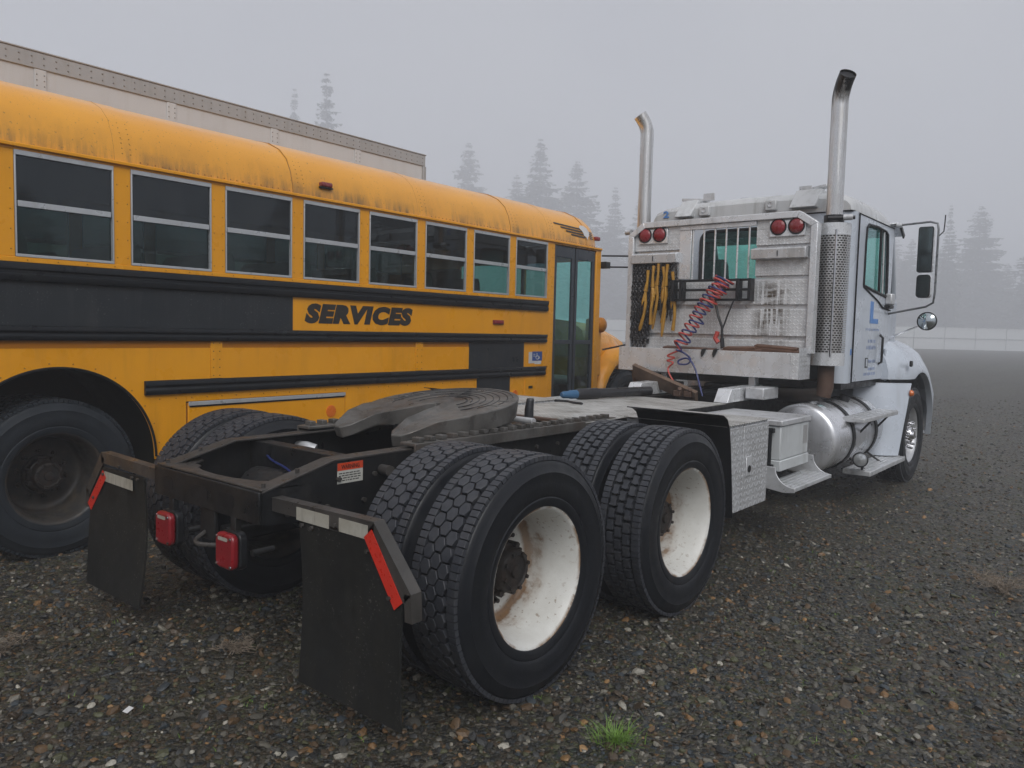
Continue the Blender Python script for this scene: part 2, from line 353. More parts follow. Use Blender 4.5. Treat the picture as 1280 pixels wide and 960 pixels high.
    M['stack'] = stack_mat('stack_stainless', False); M['stack_sooty'] = stack_mat('stack_sooty', True)
    t = NT('perforated_guard'); w = t.wcoord(); X = sep(t, w)
    oc = t.coord('UV'); U = sep(t, oc)
    u = t.math('DIVIDE', U[0], .030); v = t.math('DIVIDE', U[1], .020)
    u2 = t.math('ADD', u, t.math('MULTIPLY', t.math('MODULO', t.math('FLOOR', v), 2), .5))
    du = t.math('DIVIDE', t.math('SUBTRACT', t.math('FRACT', u2), .5), .36); dv = t.math('DIVIDE', t.math('SUBTRACT', t.math('FRACT', v), .5), .30)
    hole = t.math('LESS_THAN', t.math('ADD', t.math('POWER', du, 4), t.math('POWER', dv, 4)), 1)
    n1 = t.noise(t.wcoord((4, 4, .9)), 3, 5, .6)
    c = t.mix(t.ramp(n1, [(.4, 0), (.7, .7)]), (.62, .62, .62), (.20, .17, .14))
    sh = t.bsdf(c, .34, .75); dk = t.n('ShaderNodeBsdfTransparent')
    mx = t.n('ShaderNodeMixShader'); t.l(hole, mx.inputs[0]); t.l(sh, mx.inputs[1]); t.l(dk.outputs[0], mx.inputs[2])
    M['perf'] = t.done(mx.outputs[0])
    M['soot'] = surf('soot_black', (.012, .011, .010), (.03, .026, .022), .6, .2, 12, .8)
    M['muffler'] = surf('muffler_sooty', (.035, .03, .027), (.06, .045, .035), .6, .3, 8, .7)
    M['arm_grey'] = surf('dull_grey_metal', (.20, .21, .22), (.12, .125, .13), .35, .6, 9, .7)
    M['rusty'] = surf('rusty_pipe', (.11, .065, .045), (.075, .045, .035), .65, .2, 9, .8, (.05, .03, .02), .5, bump=.3)
    M['gold'] = surf('yellow_binder', (.50, .27, .035), (.34, .16, .02), .40, .2, 16, .8, (.06, .035, .015), .7, 8)
    M['chain'] = surf('chain_black', (.030, .029, .032), (.07, .06, .055), .38, .6, 30, .8)
    M['hose_red'] = surf('hose_red', (.50, .075, .06), (.42, .06, .05), .40, scale=20)
    M['hose_blue'] = surf('hose_blue', (.018, .03, .15), (.015, .025, .10), .38, scale=20)
    M['hose_black'] = surf('hose_black', (.014, .014, .017), None, .45)
    M['wood'] = surf('weathered_wood', (.15, .075, .045), (.085, .045, .03), .7, 0, 9, .9, (.05, .03, .02), .7, 5, .3, 50, streak=False)
    M['wood_grey'] = surf('old_plank', (.16, .105, .07), (.10, .065, .045), .7, 0, 9, .9, (.05, .035, .025), .7, 5, .3, 50, streak=False)
    M['pipe_black'] = surf('pipe_black', (.02, .021, .024), None, .38)
    M['cap_blue'] = surf('cap_blue', (.03, .12, .25), (.025, .08, .16), .45)
    M['letter_blue'] = surf('letter_blue', (.09, .25, .60), (.07, .2, .5), .4)
    M['letter_faint'] = surf('letter_blue_faded', (.28, .36, .60), (.34, .41, .60), .45)
    M['decal_red'] = surf('decal_red', (.55, .06, .02), None, .4)
    M['decal_white'] = surf('decal_white', (.5, .5, .46), (.4, .4, .36), .45, scale=14)
    M['mirror'] = surf('mirror_glass', (.55, .60, .62), None, .04, 1, rvar=.01)
    M['mirror_dark'] = surf('tinted_mirror', (.10, .13, .135), (.085, .11, .115), .08, .9, rvar=.02)
    # trailer, fence, trees
    M['trailer'] = surf('trailer_white_panel', (.56, .57, .58), (.50, .51, .52), .42, 0, .8, .7, (.38, .36, .33), .5, 1.5)
    M['trailer_rail'] = surf('trailer_rail', (.40, .40, .40), (.35, .35, .35), .45, .2, 2, .7, (.24, .23, .20), .6, 2)
    M['rivet'] = surf('rivet_dark', (.20, .19, .17), None, .5)
    M['rivet_yellow'] = surf('rivet_yellow', (.40, .17, .015), None, .5)
    M['fence'] = surf('fence_white', (.55, .57, .58), (.48, .50, .51), .6)
    M['fence_post'] = surf('fence_post', (.36, .38, .39), None, .6)
    M['bark'] = surf('bark', (.06, .045, .035), (.04, .03, .025), .9, bump=.4, bscale=12)
    M['needles'] = surf('fir_needles', (.030, .050, .030), (.045, .065, .038), .75, 0, .6, .9)
    M['grass'] = surf('grass_blade', (.14, .27, .04), (.19, .30, .06), .5, scale=25, amount=.9)
    M['dry'] = surf('dry_weed', (.25, .205, .16), (.15, .115, .08), .75, scale=30, amount=.9)
    M['leaf'] = surf('dead_leaf', (.17, .07, .025), (.10, .04, .02), .6, scale=40)
    M['paper'] = surf('paper_scrap', (.70, .70, .70), None, .6)
make_materials()

# ---------------------------------------------------------------- ground
def make_ground():
    t = NT('wet_gravel'); w = t.wcoord()
    def layer(sc):
        v = t.n('ShaderNodeTexVoronoi', feature='F1'); v.inputs['Scale'].default_value = sc; t.l(w, v.inputs['Vector'])
        cs = sep(t, v.outputs['Color']); return v.outputs['Distance'], cs[0], cs[1]
    d1, r1, q1 = layer(38); d2, r2, q2 = layer(85)
    pal = [(0, (.015, .015, .014)), (.22, (.048, .045, .037)), (.42, (.048, .034, .020)), (.55, (.086, .077, .060)), (.68, (.028, .035, .040)), (.80, (.056, .055, .028)), (.93, (.13, .075, .030)), (.96, (.20, .18, .145))]
    c1 = t.ramp(r1, pal, 'CONSTANT'); c2 = t.ramp(r2, pal, 'CONSTANT')
    top = t.math('GREATER_THAN', q1, .45); c = t.mix(top, c2, c1)
    h = t.math('ADD', t.math('MULTIPLY', t.ramp(d1, [(.0, 1), (.75, 0)]), t.math('ADD', .35, t.math('MULTIPLY', top, .65))), t.math('MULTIPLY', t.ramp(d2, [(0, .5), (.7, 0)]), .6))
    big = t.noise(w, .35, 4, .6); mid = t.noise(w, 1.7, 5, .65)
    c = t.mix(t.ramp(big, [(.42, 0), (.70, .40)]), c, (.028, .024, .016))
    c = t.mix(t.math('MULTIPLY', t.ramp(mid, [(.48, 0), (.66, .65)]), t.ramp(t.noise(w, 30, 4), [(.45, 0), (.6, 1)])), c, (.035, .050, .016))     # moss between the stones
    c = t.mix(t.ramp(t.noise(w, .6, 3), [(.55, 0), (.74, .35)]), c, (.060, .056, .028))
    lane = t.noise(t.wcoord((1.3, .12, 1)), 1.0, 3, .5); c = t.mix(t.ramp(lane, [(.50, 0), (.66, .45)]), c, (.026, .023, .018))     # packed lanes where wheels have run
    rr = t.ramp(r1, [(0, .42), (1, .72)])
    m = t.done(t.bsdf(c, rr, 0, t.bump(h, 1.0, .014), .4))
    n = 96; rings = []
    for rad in (0.01, 3, 8, 20, 45, 90, 160, 260, 420, 700):
        rings.append([(rad*math.cos(2*PI*j/n), 4+rad*math.sin(2*PI*j/n), 0) for j in range(n)])
    o = MB().rings(rings).build('ground', m); tag(o, 'dark wet gravel yard stretching to the fence', kind='structure')
    # loose stones that can be told apart near the viewer
    sm = NT('loose_stone'); at = sm.n('ShaderNodeAttribute', attribute_type='INSTANCER', attribute_name='tint')
    wv = sm.wcoord(); nz = sm.noise(wv, 120, 4); cc = sm.mix(sm.ramp(nz, [(.35, 0), (.7, .5)]), at.outputs['Color'], (.03, .028, .025))
    stone_mat = sm.done(sm.bsdf(cc, sm.ramp(nz, [(.3, .38), (.7, .62)]), 0, sm.bump(nz, .3, .003), .45))
    stones = bpy.data.collections.new('stone_shapes')
    for k in range(9):
        import bmesh
        bm = bmesh.new(); bmesh.ops.create_icosphere(bm, subdivisions=2 if k < 5 else 1, radius=1)
        ax = Vector((random.uniform(.75, 1.35), random.uniform(.65, 1.0), random.uniform(.38, .62)))
        pl = [(Vector((random.gauss(0, 1), random.gauss(0, 1), random.gauss(0, 1))).normalized(), random.uniform(.55, .85)) for _ in range(7)]
        for v in bm.verts:
            p = v.co.copy()
            for nrm, dd in pl:                      # chip flat faces off the pebble
                ex = p.dot(nrm)-dd
                if ex > 0: p -= nrm*ex*.9
            v.co = Vector((p.x*ax.x, p.y*ax.y, p.z*ax.z))
        me = bpy.data.meshes.new('stone_shape'); bm.to_mesh(me); bm.free(); me.materials.append(stone_mat)
        me.polygons.foreach_set('use_smooth', [True]*len(me.polygons)); me.set_sharp_from_angle(angle=R(32))
        stones.objects.link(bpy.data.objects.new('stone_shape', me))
    D0, DM, dens = 4.2, 24.0, 1600
    n1 = int(dens*2.7*D0**2/2); n2 = int(dens*D0**2*2.7*math.log(DM/D0))
    d = np.concatenate([np.sqrt(rng.random(n1))*D0, D0*(DM/D0)**rng.random(n2)])
    a = rng.uniform(-1.35, 1.35, len(d)) - .6881
    px = CAM.x + d*np.sin(a); py = CAM.y + d*np.cos(a)
    keep = d > .5; px, py = px[keep], py[keep]; N = len(px)
    scl = np.clip(rng.lognormal(math.log(.0098), .48, N), .004, .032)
    pz = scl*.12
    pts = np.stack([px, py, pz], -1).astype(np.float32)
    me = bpy.data.meshes.new('loose_gravel'); me.vertices.add(N); me.vertices.foreach_set('co', pts.ravel())
    def attr(nm, typ, arr, f='value'):
        A = me.attributes.new(nm, typ, 'POINT'); A.data.foreach_set(f, np.asarray(arr, np.float32).ravel())
    attr('scl', 'FLOAT', scl)
    attr('rot', 'FLOAT_VECTOR', np.stack([rng.normal(0, .35, N), rng.normal(0, .35, N), rng.uniform(0, 6.28, N)], -1), 'vector')
    P = np.array([(.022, .023, .023), (.052, .050, .042), (.090, .083, .066), (.052, .036, .021), (.100, .060, .028), (.032, .042, .050), (.060, .062, .030), (.17, .092, .034), (.25, .145, .060), (.20, .185, .15), (.33, .31, .26)])*1.12
    wt = np.array([.18, .17, .15, .14, .10, .08, .12, .022, .010, .036, .014]); wt /= wt.sum()
    pc = P[rng.choice(len(P), N, p=wt)]*rng.uniform(.75, 1.25, (N, 1))
    attr('tint', 'FLOAT_COLOR', np.concatenate([pc, np.ones((N, 1))], 1), 'color')
    me.attributes.new('idx', 'INT', 'POINT').data.foreach_set('value', rng.integers(0, 9, N).astype(np.int32))
    o = bpy.data.objects.new('loose_gravel', me); COL.objects.link(o)
    tag(o, 'loose wet pebbles scattered over the yard in grey, brown and ochre', 'gravel', kind='stuff')
    ng = bpy.data.node_groups.new('scatter_stones', 'GeometryNodeTree')
    ng.interface.new_socket('Geometry', in_out='INPUT', socket_type='NodeSocketGeometry'); ng.interface.new_socket('Geometry', in_out='OUTPUT', socket_type='NodeSocketGeometry')
    gi = ng.nodes.new('NodeGroupInput'); go = ng.nodes.new('NodeGroupOutput'); ip = ng.nodes.new('GeometryNodeInstanceOnPoints')
    ci = ng.nodes.new('GeometryNodeCollectionInfo'); ci.inputs['Collection'].default_value = stones; ci.inputs['Separate Children'].default_value = True; ci.inputs['Reset Children'].default_value = True
    def na(nm, typ):
        x = ng.nodes.new('GeometryNodeInputNamedAttribute'); x.data_type = typ; x.inputs['Name'].default_value = nm; return x.outputs[0]
    ip.inputs['Pick Instance'].default_value = True
    L = ng.links.new
    L(gi.outputs[0], ip.inputs['Points']); L(ci.outputs[0], ip.inputs['Instance']); L(na('idx', 'INT'), ip.inputs['Instance Index'])
    L(na('rot', 'FLOAT_VECTOR'), ip.inputs['Rotation']); L(na('scl', 'FLOAT'), ip.inputs['Scale']); L(ip.outputs[0], go.inputs[0])
    o.modifiers.new('scatter', 'NODES').node_group = ng
make_ground()

def blade(mb, x, y, h, lean, az, wd, z0=0.0, seg=3):
    d = Vector((math.cos(az), math.sin(az), 0)); s = Vector((-d.y, d.x, 0)); rs = []
    for i in range(seg+1):
        f = i/seg; p = Vector((x, y, z0)) + d*lean*f*f + Vector((0, 0, h*(f-.25*f*f*min(1.6, lean/h))))
        rs.append((p - s*wd*(1-f*.92), p + s*wd*(1-f*.92)))
    mb.sheet(rs)
def make_small_plants():
    g = MB()
    for i in range(210):
        a = random.uniform(0, 2*PI); r = abs(random.gauss(0, .045))
        blade(g, r*math.cos(a), r*math.sin(a), random.uniform(.03, .085), random.uniform(.02, .10), a+random.gauss(0, .6), random.uniform(.0012, .0024))
    tag(g.build('grass_tuft', M['grass'], loc=(1.657, -.11, .004)), 'small bright green grass tuft in the gravel at the bottom edge', 'grass')
    def weed(name, loc, n, rad, h, label, seed):
        random.seed(seed); m = MB()
        for i in range(n):
            a = random.uniform(0, 2*PI); ln = random.uniform(.4, 1)*rad; hh = random.uniform(.3, 1)*h
            p = [Vector((0, 0, 0))+Vector((random.gauss(0, .02), random.gauss(0, .02), 0))]
            for k in range(1, 6):
                f = k/5; p.append(Vector((math.cos(a+f*.5)*ln*f, math.sin(a+f*.5)*ln*f, hh*math.sin(f*2.2)+.005))+Vector((random.gauss(0, .008), random.gauss(0, .008), 0)))
            m.tube(p, [.0022-.0003*k for k in range(6)], 4)
            for k in range(1, 6):
                for _ in range(4):
                    b = random.uniform(0, 2*PI); l2 = random.uniform(.015, .045)
                    m.tube([p[k], p[k]+Vector((math.cos(b)*l2, math.sin(b)*l2, random.uniform(-.01, .03)))], [.0014, .0005], 3)
        tag(m.build(name, M['dry'], loc=loc), label, 'weed', 'dry weeds in the gravel')
    weed('dry_weed', (2.50, 2.98, .004), 34, .24, .10, 'pale brown dry weed clump on the gravel at the right edge', 5)
    weed('dry_weed', (-.83, -1.36, .004), 16, .14, .10, 'small dry weed clump on the gravel at the left edge', 6)
    weed('dry_weed', (-.08, -.62, .004), 14, .12, .06, 'small dry weed on the gravel between the two mud flaps', 9)
    random.seed(21); g = MB()
    for i in range(190):
        d = random.uniform(1.6, 6); a = -.6881+random.uniform(-.75, .75)
        cx, cyy = CAM.x+d*math.sin(a), CAM.y+d*math.cos(a)
        for k in range(random.randint(2, 7)):
            blade(g, cx+random.gauss(0, .012), cyy+random.gauss(0, .012), random.uniform(.006, .024), random.uniform(.005, .03), random.uniform(0, 6.28), .0016, seg=2)
    tag(g.build('ground_cover', M['grass']), 'sparse tiny green sprouts between the pebbles', 'grass', kind='stuff')
    o = MB().box(-.011, .011, -.019, .019, 0, .0012).build('paper_scrap', M['paper'], loc=(.115, -1.20, .016)); o.rotation_euler = (.1, .25, .5)
    tag(o, 'tiny white paper scrap on the gravel below the tail lamps', 'litter')
make_small_plants()

# ---------------------------------------------------------------- fence, trees, trailer
FW = Vector((-.635, .7725, 0)); RT = Vector((.7725, .635, 0))
def from_view(px, depth):
    """ground point that lies `depth` metres ahead and under the photo's column px"""
    p = CAM + FW*depth + RT*((px-640)/972*depth); return Vector((p.x, p.y, 0))
def make_fence():
    c = from_view(640, 124); root = empty('fence', c, math.atan2(RT.y, RT.x)); H = 3.6; bay = 4.9; n = 15
    tag(root, 'long pale panel fence with rails across the far end of the yard', 'fence')
    post = MB().cyl((0, 0, 0), (0, 0, H+.08), .06, 8).mesh('post', M['fence_post'])
    rail = MB().cyl((0, 0, 0), (bay, 0, 0), .035, 6).mesh('rail', M['fence_post'])
    panel = MB().box(.07, bay-.07, -.012, .012, .08, H/2-.06).mesh('panel', M['fence'])
    for i in range(-n, n+9):
        place('post', post, root, (i*bay, 0, 0))
        for z in (.05, H/2, H): place('rail', rail, root, (i*bay, -.075, z))
        for z in (0, H/2): place('panel', panel, root, (i*bay, 0, z))
make_fence()
def conifer_meshes(seed, H, W, kind):
    rd = random.Random(seed); m = MB(); nl = 84
    lean = (rd.uniform(-.6, .6), rd.uniform(-.6, .6))
    for i in range(nl):
        f = (i+rd.random()*1.6)/nl; f = min(f, .995); z = H*(.06+.94*f)
        reach = W*(1-f)**(.85 if kind == 0 else .7)*(.66+.50*rd.random())+.12
        nb = max(6, int(16*(1-f*.5)))
        for k in range(nb):
            a = rd.uniform(0, 2*PI); ln = reach*rd.uniform(.4, 1.15); droop = rd.uniform(.10, .45)*(1-f*.7); up = rd.uniform(.05, .25)
            d = Vector((math.cos(a), math.sin(a), 0)); s = Vector((-d.y, d.x, 0)); q = max(2, int(ln/.62))
            for j in range(q):
                g0 = (j+rd.uniform(.1, .5))/q
                p = Vector((0, 0, z)) + d*ln*g0 + Vector((0, 0, up*ln*g0-droop*ln*g0*g0))
                for sd in (-1, 1):
                    l2 = min(1.9, .30+.46*ln*(1.15-g0))*rd.uniform(.55, 1.2)
                    tip = p + s*sd*l2*.8 + d*l2*rd.uniform(.35, .9) + Vector((0, 0, -rd.uniform(.05, .55)*l2))
                    m.add([p-d*.1, p+d*min(1.0, .25+.2*ln), tip], [(0, 1, 2)])
            p = Vector((0, 0, z))+d*ln*.8+Vector((0, 0, (up-droop*.7)*ln*.8)); m.add([p+s*.08, p-s*.08, p+d*ln*.28+Vector((0, 0, -droop*ln*.3))], [(0, 1, 2)])
    crown = m.mesh('crown', M['needles'], smooth=False)
    t = MB().tube([(0, 0, -.1), (0, 0, H*.3), (0, 0, H*.7), (0, 0, H*.985)], [H*.013, H*.010, H*.005, .02], 7)
    return crown, t.mesh('trunk', M['bark'])
def make_trees():
    kinds = [conifer_meshes(100+i, 30, (8.6, 9.4, 7.2, 9.0)[i], i % 2) for i in range(4)]
    def tree(p, h, k, label, group='firs beyond the fence', wide=1):
        o = empty('fir_tree', p, random.uniform(0, 6)); s = h/30; o.scale = (s*wide, s*wide, s)
        for nm, me in zip(('crown', 'trunk'), kinds[k]): place(nm, me, o, (0, 0, 0))
        tag(o, label, 'tree', group)
    def top(px, py, dep): return (427.4-(1280-px)*.0242-py)/972*dep+1.5
    shown = [(405, 98, 215, 2, 'faint lone fir above the white trailer roof, right of a thinner one', .8), (366, 116, 235, 2, 'faint thin fir spire above the white trailer roof', .55),
             (580, 183, 265, 1, 'slim faint fir between the trailer end and the tall fir', .8), (668, 178, 250, 0, 'tallest fir in the fog above the bus roof', 1.0),
             (714, 205, 262, 3, 'fir just right of the tallest one above the bus roof', .95), (640, 222, 265, 1, 'short fir just left of the tallest one above the bus roof', .8),
             (762, 236, 265, 2, 'low faint fir above the front end of the bus', .9), (792, 248, 265, 0, 'fir half hidden behind the left exhaust stack', .9),
             (1176, 258, 215, 2, 'narrow faint fir beside the mirror', .55), (1213, 260, 235, 1, 'broad fir right of the truck mirror', 1.05),
             (1285, 285, 225, 0, 'dark fir cut by the right edge of the picture', 1.1), (1130, 300, 245, 3, 'fir behind the truck mirror arms', .9), (1250, 330, 245, 3, 'low fir between the broad fir and the right edge', 1.1)]
    for px, py, dep, k, lab, wd in shown: tree(from_view(px, dep), top(px, py, dep), k, lab, wide=wd)
    random.seed(31)
    for i in range(62):                          # the lower wood behind, continuing past both edges
        px = -500+i*36+random.uniform(-25, 25); dep = random.uniform(250, 310) if px > 720 else random.uniform(290, 340)
        h = random.uniform(22, 38) if px > 720 else random.uniform(26, 40)
        tree(from_view(px, dep), h, random.randrange(4), 'lower fir lost in the fog of the wood beyond the fence', 'lower firs of the wood', random.uniform(1.2, 1.7))
    for i in range(26):                          # the wood goes on round the yard, mirrored in the windows
        a = R(60+i*8.2); d = random.uniform(120, 160); p = Vector((CAM.x+d*math.sin(a-.6881+.25), CAM.y+d*math.cos(a-.6881+.25), 0))
        tree(p, random.uniform(20, 30), random.randrange(4), 'fir of the wood standing round the yard', 'firs round the yard', 1.3)
make_trees()
def make_trailer():
    root = empty('box_trailer', (-5.1, 5.37, 0), .0188)
    tag(root, 'long white riveted box trailer standing behind the yellow bus', 'trailer')
    L, Wd, z0, z1 = 13.6, 2.5, 1.15, 3.98
    posts = [-1.30+.06-k*1.262 for k in range(10)]; edges = [-.05]+posts+[-L+.05]
    for a, b in zip(edges[:-1], edges[1:]):
        box('wall_panel', M['trailer'], root, -.02, 0, b+.004, a-.004, z0+.14, z1-.15, .002)
        box('wall_panel', M['trailer'], root, -Wd, -Wd+.02, b+.004, a-.004, z0+.14, z1-.15, .002)
    for y in posts: box('wall_post', M['trailer'], root, .0005, .012, y-.05, y+.05, z0+.14, z1-.152, .003)
    box('top_rail', M['trailer_rail'], root, -.03, .014, -L, 0, z1-.15, z1, .006); box('top_rail', M['trailer_rail'], root, -Wd-.014, -Wd+.03, -L, 0, z1-.15, z1, .006)
    box('roof_cap', M['trailer_rail'], root, -.035, .022, -L, .012, z1+.001, z1+.016, .004)
    box('bottom_rail', M['trailer_rail'], root, -.03, .014, -L, 0, z0, z0+.14, .006); box('bottom_rail', M['trailer_rail'], root, -Wd-.014, -Wd+.03, -L, 0, z0, z0+.14, .006)
    box('roof', M['trailer'], root, -Wd+.0, -.036, -L, .01, z1-.01, z1+.008, .002); box('floor', M['frame'], root, -Wd+.03, -.03, -L, 0, z0-.02, z0+.05, .002)
    box('end_wall', M['trailer'], root, -Wd+.03, -.031, -.03, .004, z0, z1-.012, .004); box('end_wall', M['trailer'], root, -Wd+.03, -.031, -L, -L+.03, z0, z1-.012, .004)
    for sx in (0, 1): box('corner_post', M['trailer_rail'], root, (-.05 if sx == 0 else -Wd-.016), (.016 if sx == 0 else -Wd+.05), -.049, .016, z0, z1-.151, .004)
    rv = MB()
    y = -.06
    while y > -L:
        for z in (z1-.045, z1-.105): rv.lathe([(0, .009), (.005, .006), (.006, 0)], 6, 'x', (.014, y, z))
        y -= .105
    for py in posts:
        z = z1-.2
        while z > 3.0:
            for dy in (-.032, .032): rv.lathe([(0, .007), (.004, .005), (.005, 0)], 6, 'x', (.012, py+dy, z))
            z -= .05
    tag(rv.build('rivets', M['rivet'], root), None, kind='stuff')
    for y in (-10.6, -11.9):
        for x in (-.28, -Wd+.28):
            w = MB().lathe([(-.13, .28), (-.14, .40), (-.12, .49), (0, .5), (.12, .49), (.14, .40), (.13, .28)], 32).build('wheel', M['rubber'], root, loc=(x, y, .5))
            MB().lathe([(-.12, .285), (-.02, .2), (-.02, 0)], 24).build('rim', M['bus_wheel'], w); MB().lathe([(.12, .285), (.02, .2), (.02, 0)], 24).build('rim', M['bus_wheel'], w)
    for x in (-.7, -Wd+.7):
        box('landing_leg', M['frame'], root, x-.06, x+.06, -2.7, -2.58, .04, z0, .004); box('landing_foot', M['frame'], root, x-.14, x+.14, -2.76, -2.52, 0, .04, .004)
    box('bogie_frame', M['frame'], root, -Wd+.5, -.5, -12.6, -9.9, .75, z0-.02, .01)
    for y in (-10.6, -11.9): MB().cyl((-.3, y, .5), (-Wd+.3, y, .5), .07, 12).build('axle', M['frame'], root)
    for y in (-10.6, -11.9):
        for x in (-.7, -Wd+.7): box('spring_hanger', M['frame'], root, x-.05, x+.05, y-.08, y+.08, .48, .78, .004)
make_trailer()

# ---------------------------------------------------------------- wheels
def tyre_profile(w=.28, Rr=.515):
    h = w/2
    half = [(h-.027, .2945), (h-.012, .3000), (h-.005, .318), (h-.004, .335), (h-.007, .340), (h-.001, .352), (h+.004, .40), (h+.001, .438), (h+.003, .443), (h-.003, .452), (h-.010, .470), (h-.016, Rr-.030), (h-.022, Rr-.024), (h-.032, Rr-.020), (0, Rr-.018)]
    return half + [(-a, r) for a, r in half[::-1][1:]]
def tyre_mesh(mat, name='tyre'): return MB().lathe(tyre_profile(), 72).mesh(name, mat, angle=28)
def tread_mesh(mat, kind=0, Rr=.515):
    m = MB(); N = 52; pit = 2*PI/N
    def P(t, ang, r): return (t, r*math.cos(ang), r*math.sin(ang))
    def block(pts, r1):
        n = len(pts); ct = sum(p[0] for p in pts)/n; ca = sum(p[1] for p in pts)/n
        lo = [P(t, a, Rr-.022) for t, a in pts]; hi = [P(ct+(t-ct)*.96, ca+(a-ca)*.97, r1-.0015) for t, a in pts]; tp = [P(ct+(t-ct)*.90, ca+(a-ca)*.92, r1) for t, a in pts]
        o = len(m.v); m.v += lo+hi+tp
        for q in (0, n):
            for i in range(n): m.f.append((o+q+i, o+q+(i+1) % n, o+q+n+(i+1) % n, o+q+n+i))
        m.f.append(tuple(o+2*n+i for i in range(n)))
    rows = ((-.047, .5), (0, 0), (.047, .5))
    rd = random.Random(3+kind)
    for t0, ph in rows:
        for i in range(N):
            c = (i+ph)*pit; j = rd.uniform(-.03, .03)*pit; w = .0222
            w = .0300 if kind == 0 else .0205
            if kind == 0: sh = [(-.5*w, -.5), (.5*w, -.5), (w, 0), (.5*w, .5), (-.5*w, .5), (-w, 0)]
            else: sh = [(-w*.4, -.50), (w, -.42), (w*.75, 0), (w, .42), (w*.3, .50), (-w, .42), (-w*.75, 0), (-w, -.42)]
            block([(t0+a*(.93 if kind == 0 else 1), c+j+b*pit*(.90 if kind == 0 else .86)) for a, b in sh], Rr)
    for sd in (-1, 1):
        for i in range(N*2):
            c = (i+.25)*pit/2; a0, a1 = .0790, .121
            block([(sd*a0, c-.47*pit/2), (sd*a0, c+.47*pit/2), (sd*a1, c+.43*pit/2), (sd*a1, c-.43*pit/2)][::sd], Rr-.004)
    return m.mesh('tread_blocks', mat, angle=25)
WM = {}
def make_wheel_meshes():
    WM['tyre'] = tyre_mesh(M['rubber']); WM['tread'] = tread_mesh(M['tread'], 0); WM['tread_b'] = tread_mesh(M['tread'], 1)
    WM['bus_tyre'] = tyre_mesh(M['bus_rubber']); WM['bus_tread'] = tread_mesh(M['bus_rubber'], 1)
    dual = [(.098, .284), (.108, .294), (.120, .3025), (.1245, .3005), (.123, .292), (.112, .283), (.085, .274), (.058, .266), (.02, .262), (-.02, .254), (-.06, .2505), (-.10, .249), (-.122, .243), (-.132, .230), (-.136, .20), (-.138, .16), (-.140, .10), (-.14, .0)]
    for nm, mt in (('rim_white', 'wheel_white'), ('rim_bus', 'bus_wheel')): WM[nm] = MB().lathe(dual, 64).mesh('wheel', M[mt], angle=50)
    WM['rim_in'] = MB().lathe([(-.112, .298), (-.10, .28), (-.04, .255), (.06, .25), (.10, .24), (.105, .1), (.105, 0)], 40).lathe([(.098, .284), (.112, .298), (.104, .281), (.04, .262), (-.04, .255)], 40).mesh('wheel', M['bus_wheel'])
    h = MB().lathe([(-.14, .125), (-.10, .122), (-.095, .112), (-.06, .108), (-.055, .098), (-.02, .094), (-.005, .086), (.0, .07), (-.006, .066), (-.006, .03), (.006, .028), (.008, 0)], 28)
    for k in range(8):
        a = 2*PI*k/8; h.cyl((-.105, .108*math.cos(a), .108*math.sin(a)), (-.036, .108*math.cos(a), .108*math.sin(a)), .015, 6); h.cyl((-.01, .078*math.cos(a), .078*math.sin(a)), (.008, .078*math.cos(a), .078*math.sin(a)), .009, 6)
    WM['hub'] = h.mesh('hub', M['hub'])
    n = MB()
    n.cyl((0, 0, 0), (.022, 0, 0), .017, 6); n.cyl((.022, 0, 0), (.042, 0, 0), .010, 8); WM['nut'] = n.mesh('lug_nut', M['hub'])
    st = [(-.10, .295), (-.09, .27), (0, .255), (.03, .25), (.055, .232), (.062, .20), (.060, .165), (.066, .15), (.070, .13), (.072, .0)]
    WM['rim_steer'] = MB().lathe([(.098, .284), (.112, .298), (.114, .2955), (.104, .281), (.075, .268), (.04, .258), (.02, .25)], 48).lathe(st[3:], 48).lathe([(-.112, .298), (-.09, .26), (.03, .25)], 40).mesh('wheel', M['wheel_alu'])
    WM['hub_steer'] = MB().lathe([(.06, .088), (.115, .086), (.125, .078), (.128, .05), (.15, .045), (.152, 0)], 24).mesh('hub', M['chrome'])
    WM['nut_cover'] = MB().lathe([(0, .021), (.03, .019), (.05, .016), (.072, .012), (.076, 0)], 12).mesh('lug_nut', M['chrome'])
    WM['hole'] = MB().lathe([(0, .024), (.003, .024), (.003, 0)], 16).mesh('hand_hole', M['black'])
def put_wheel(parent, x, y, z, side, kind, spin=0.0):
    """kind: outer / inner / steer / bus_outer / bus_inner / bus_steer; side +1 shows its outside to +x"""
    rim = {'outer': 'rim_white', 'inner': 'rim_in', 'steer': 'rim_steer', 'bus_outer': 'rim_bus', 'bus_inner': 'rim_in', 'bus_steer': 'rim_bus'}[kind]
    w = place('wheel', WM[rim], parent, (x, y, z), (spin, 0, 0 if side > 0 else PI)); b = kind.startswith('bus')
    place('tyre', WM['bus_tyre' if b else 'tyre'], w, (0, 0, 0))
    tag(place('tread_blocks', WM['bus_tread' if b else ('tread' if y < .7 else 'tread_b')], w, (0, 0, 0)), None, kind='stuff')
    if kind in ('outer', 'bus_outer', 'bus_steer'):
        place('hub', WM['hub'], w, (0, 0, 0))
        for k in range(10):
            a = 2*PI*k/10; place('lug_nut', WM['nut'], w, (-.137, .152*math.cos(a), .152*math.sin(a)))
    if kind == 'steer':
        place('hub', WM['hub_steer'], w, (0, 0, 0))
        for k in range(10):
            a = 2*PI*(k+.5)/10; place('lug_nut', WM['nut_cover'], w, (.064, .143*math.cos(a), .143*math.sin(a)))
            place('hand_hole', WM['hole'], w, (.0595, .205*math.cos(a), .205*math.sin(a)))
    return w
make_wheel_meshes()

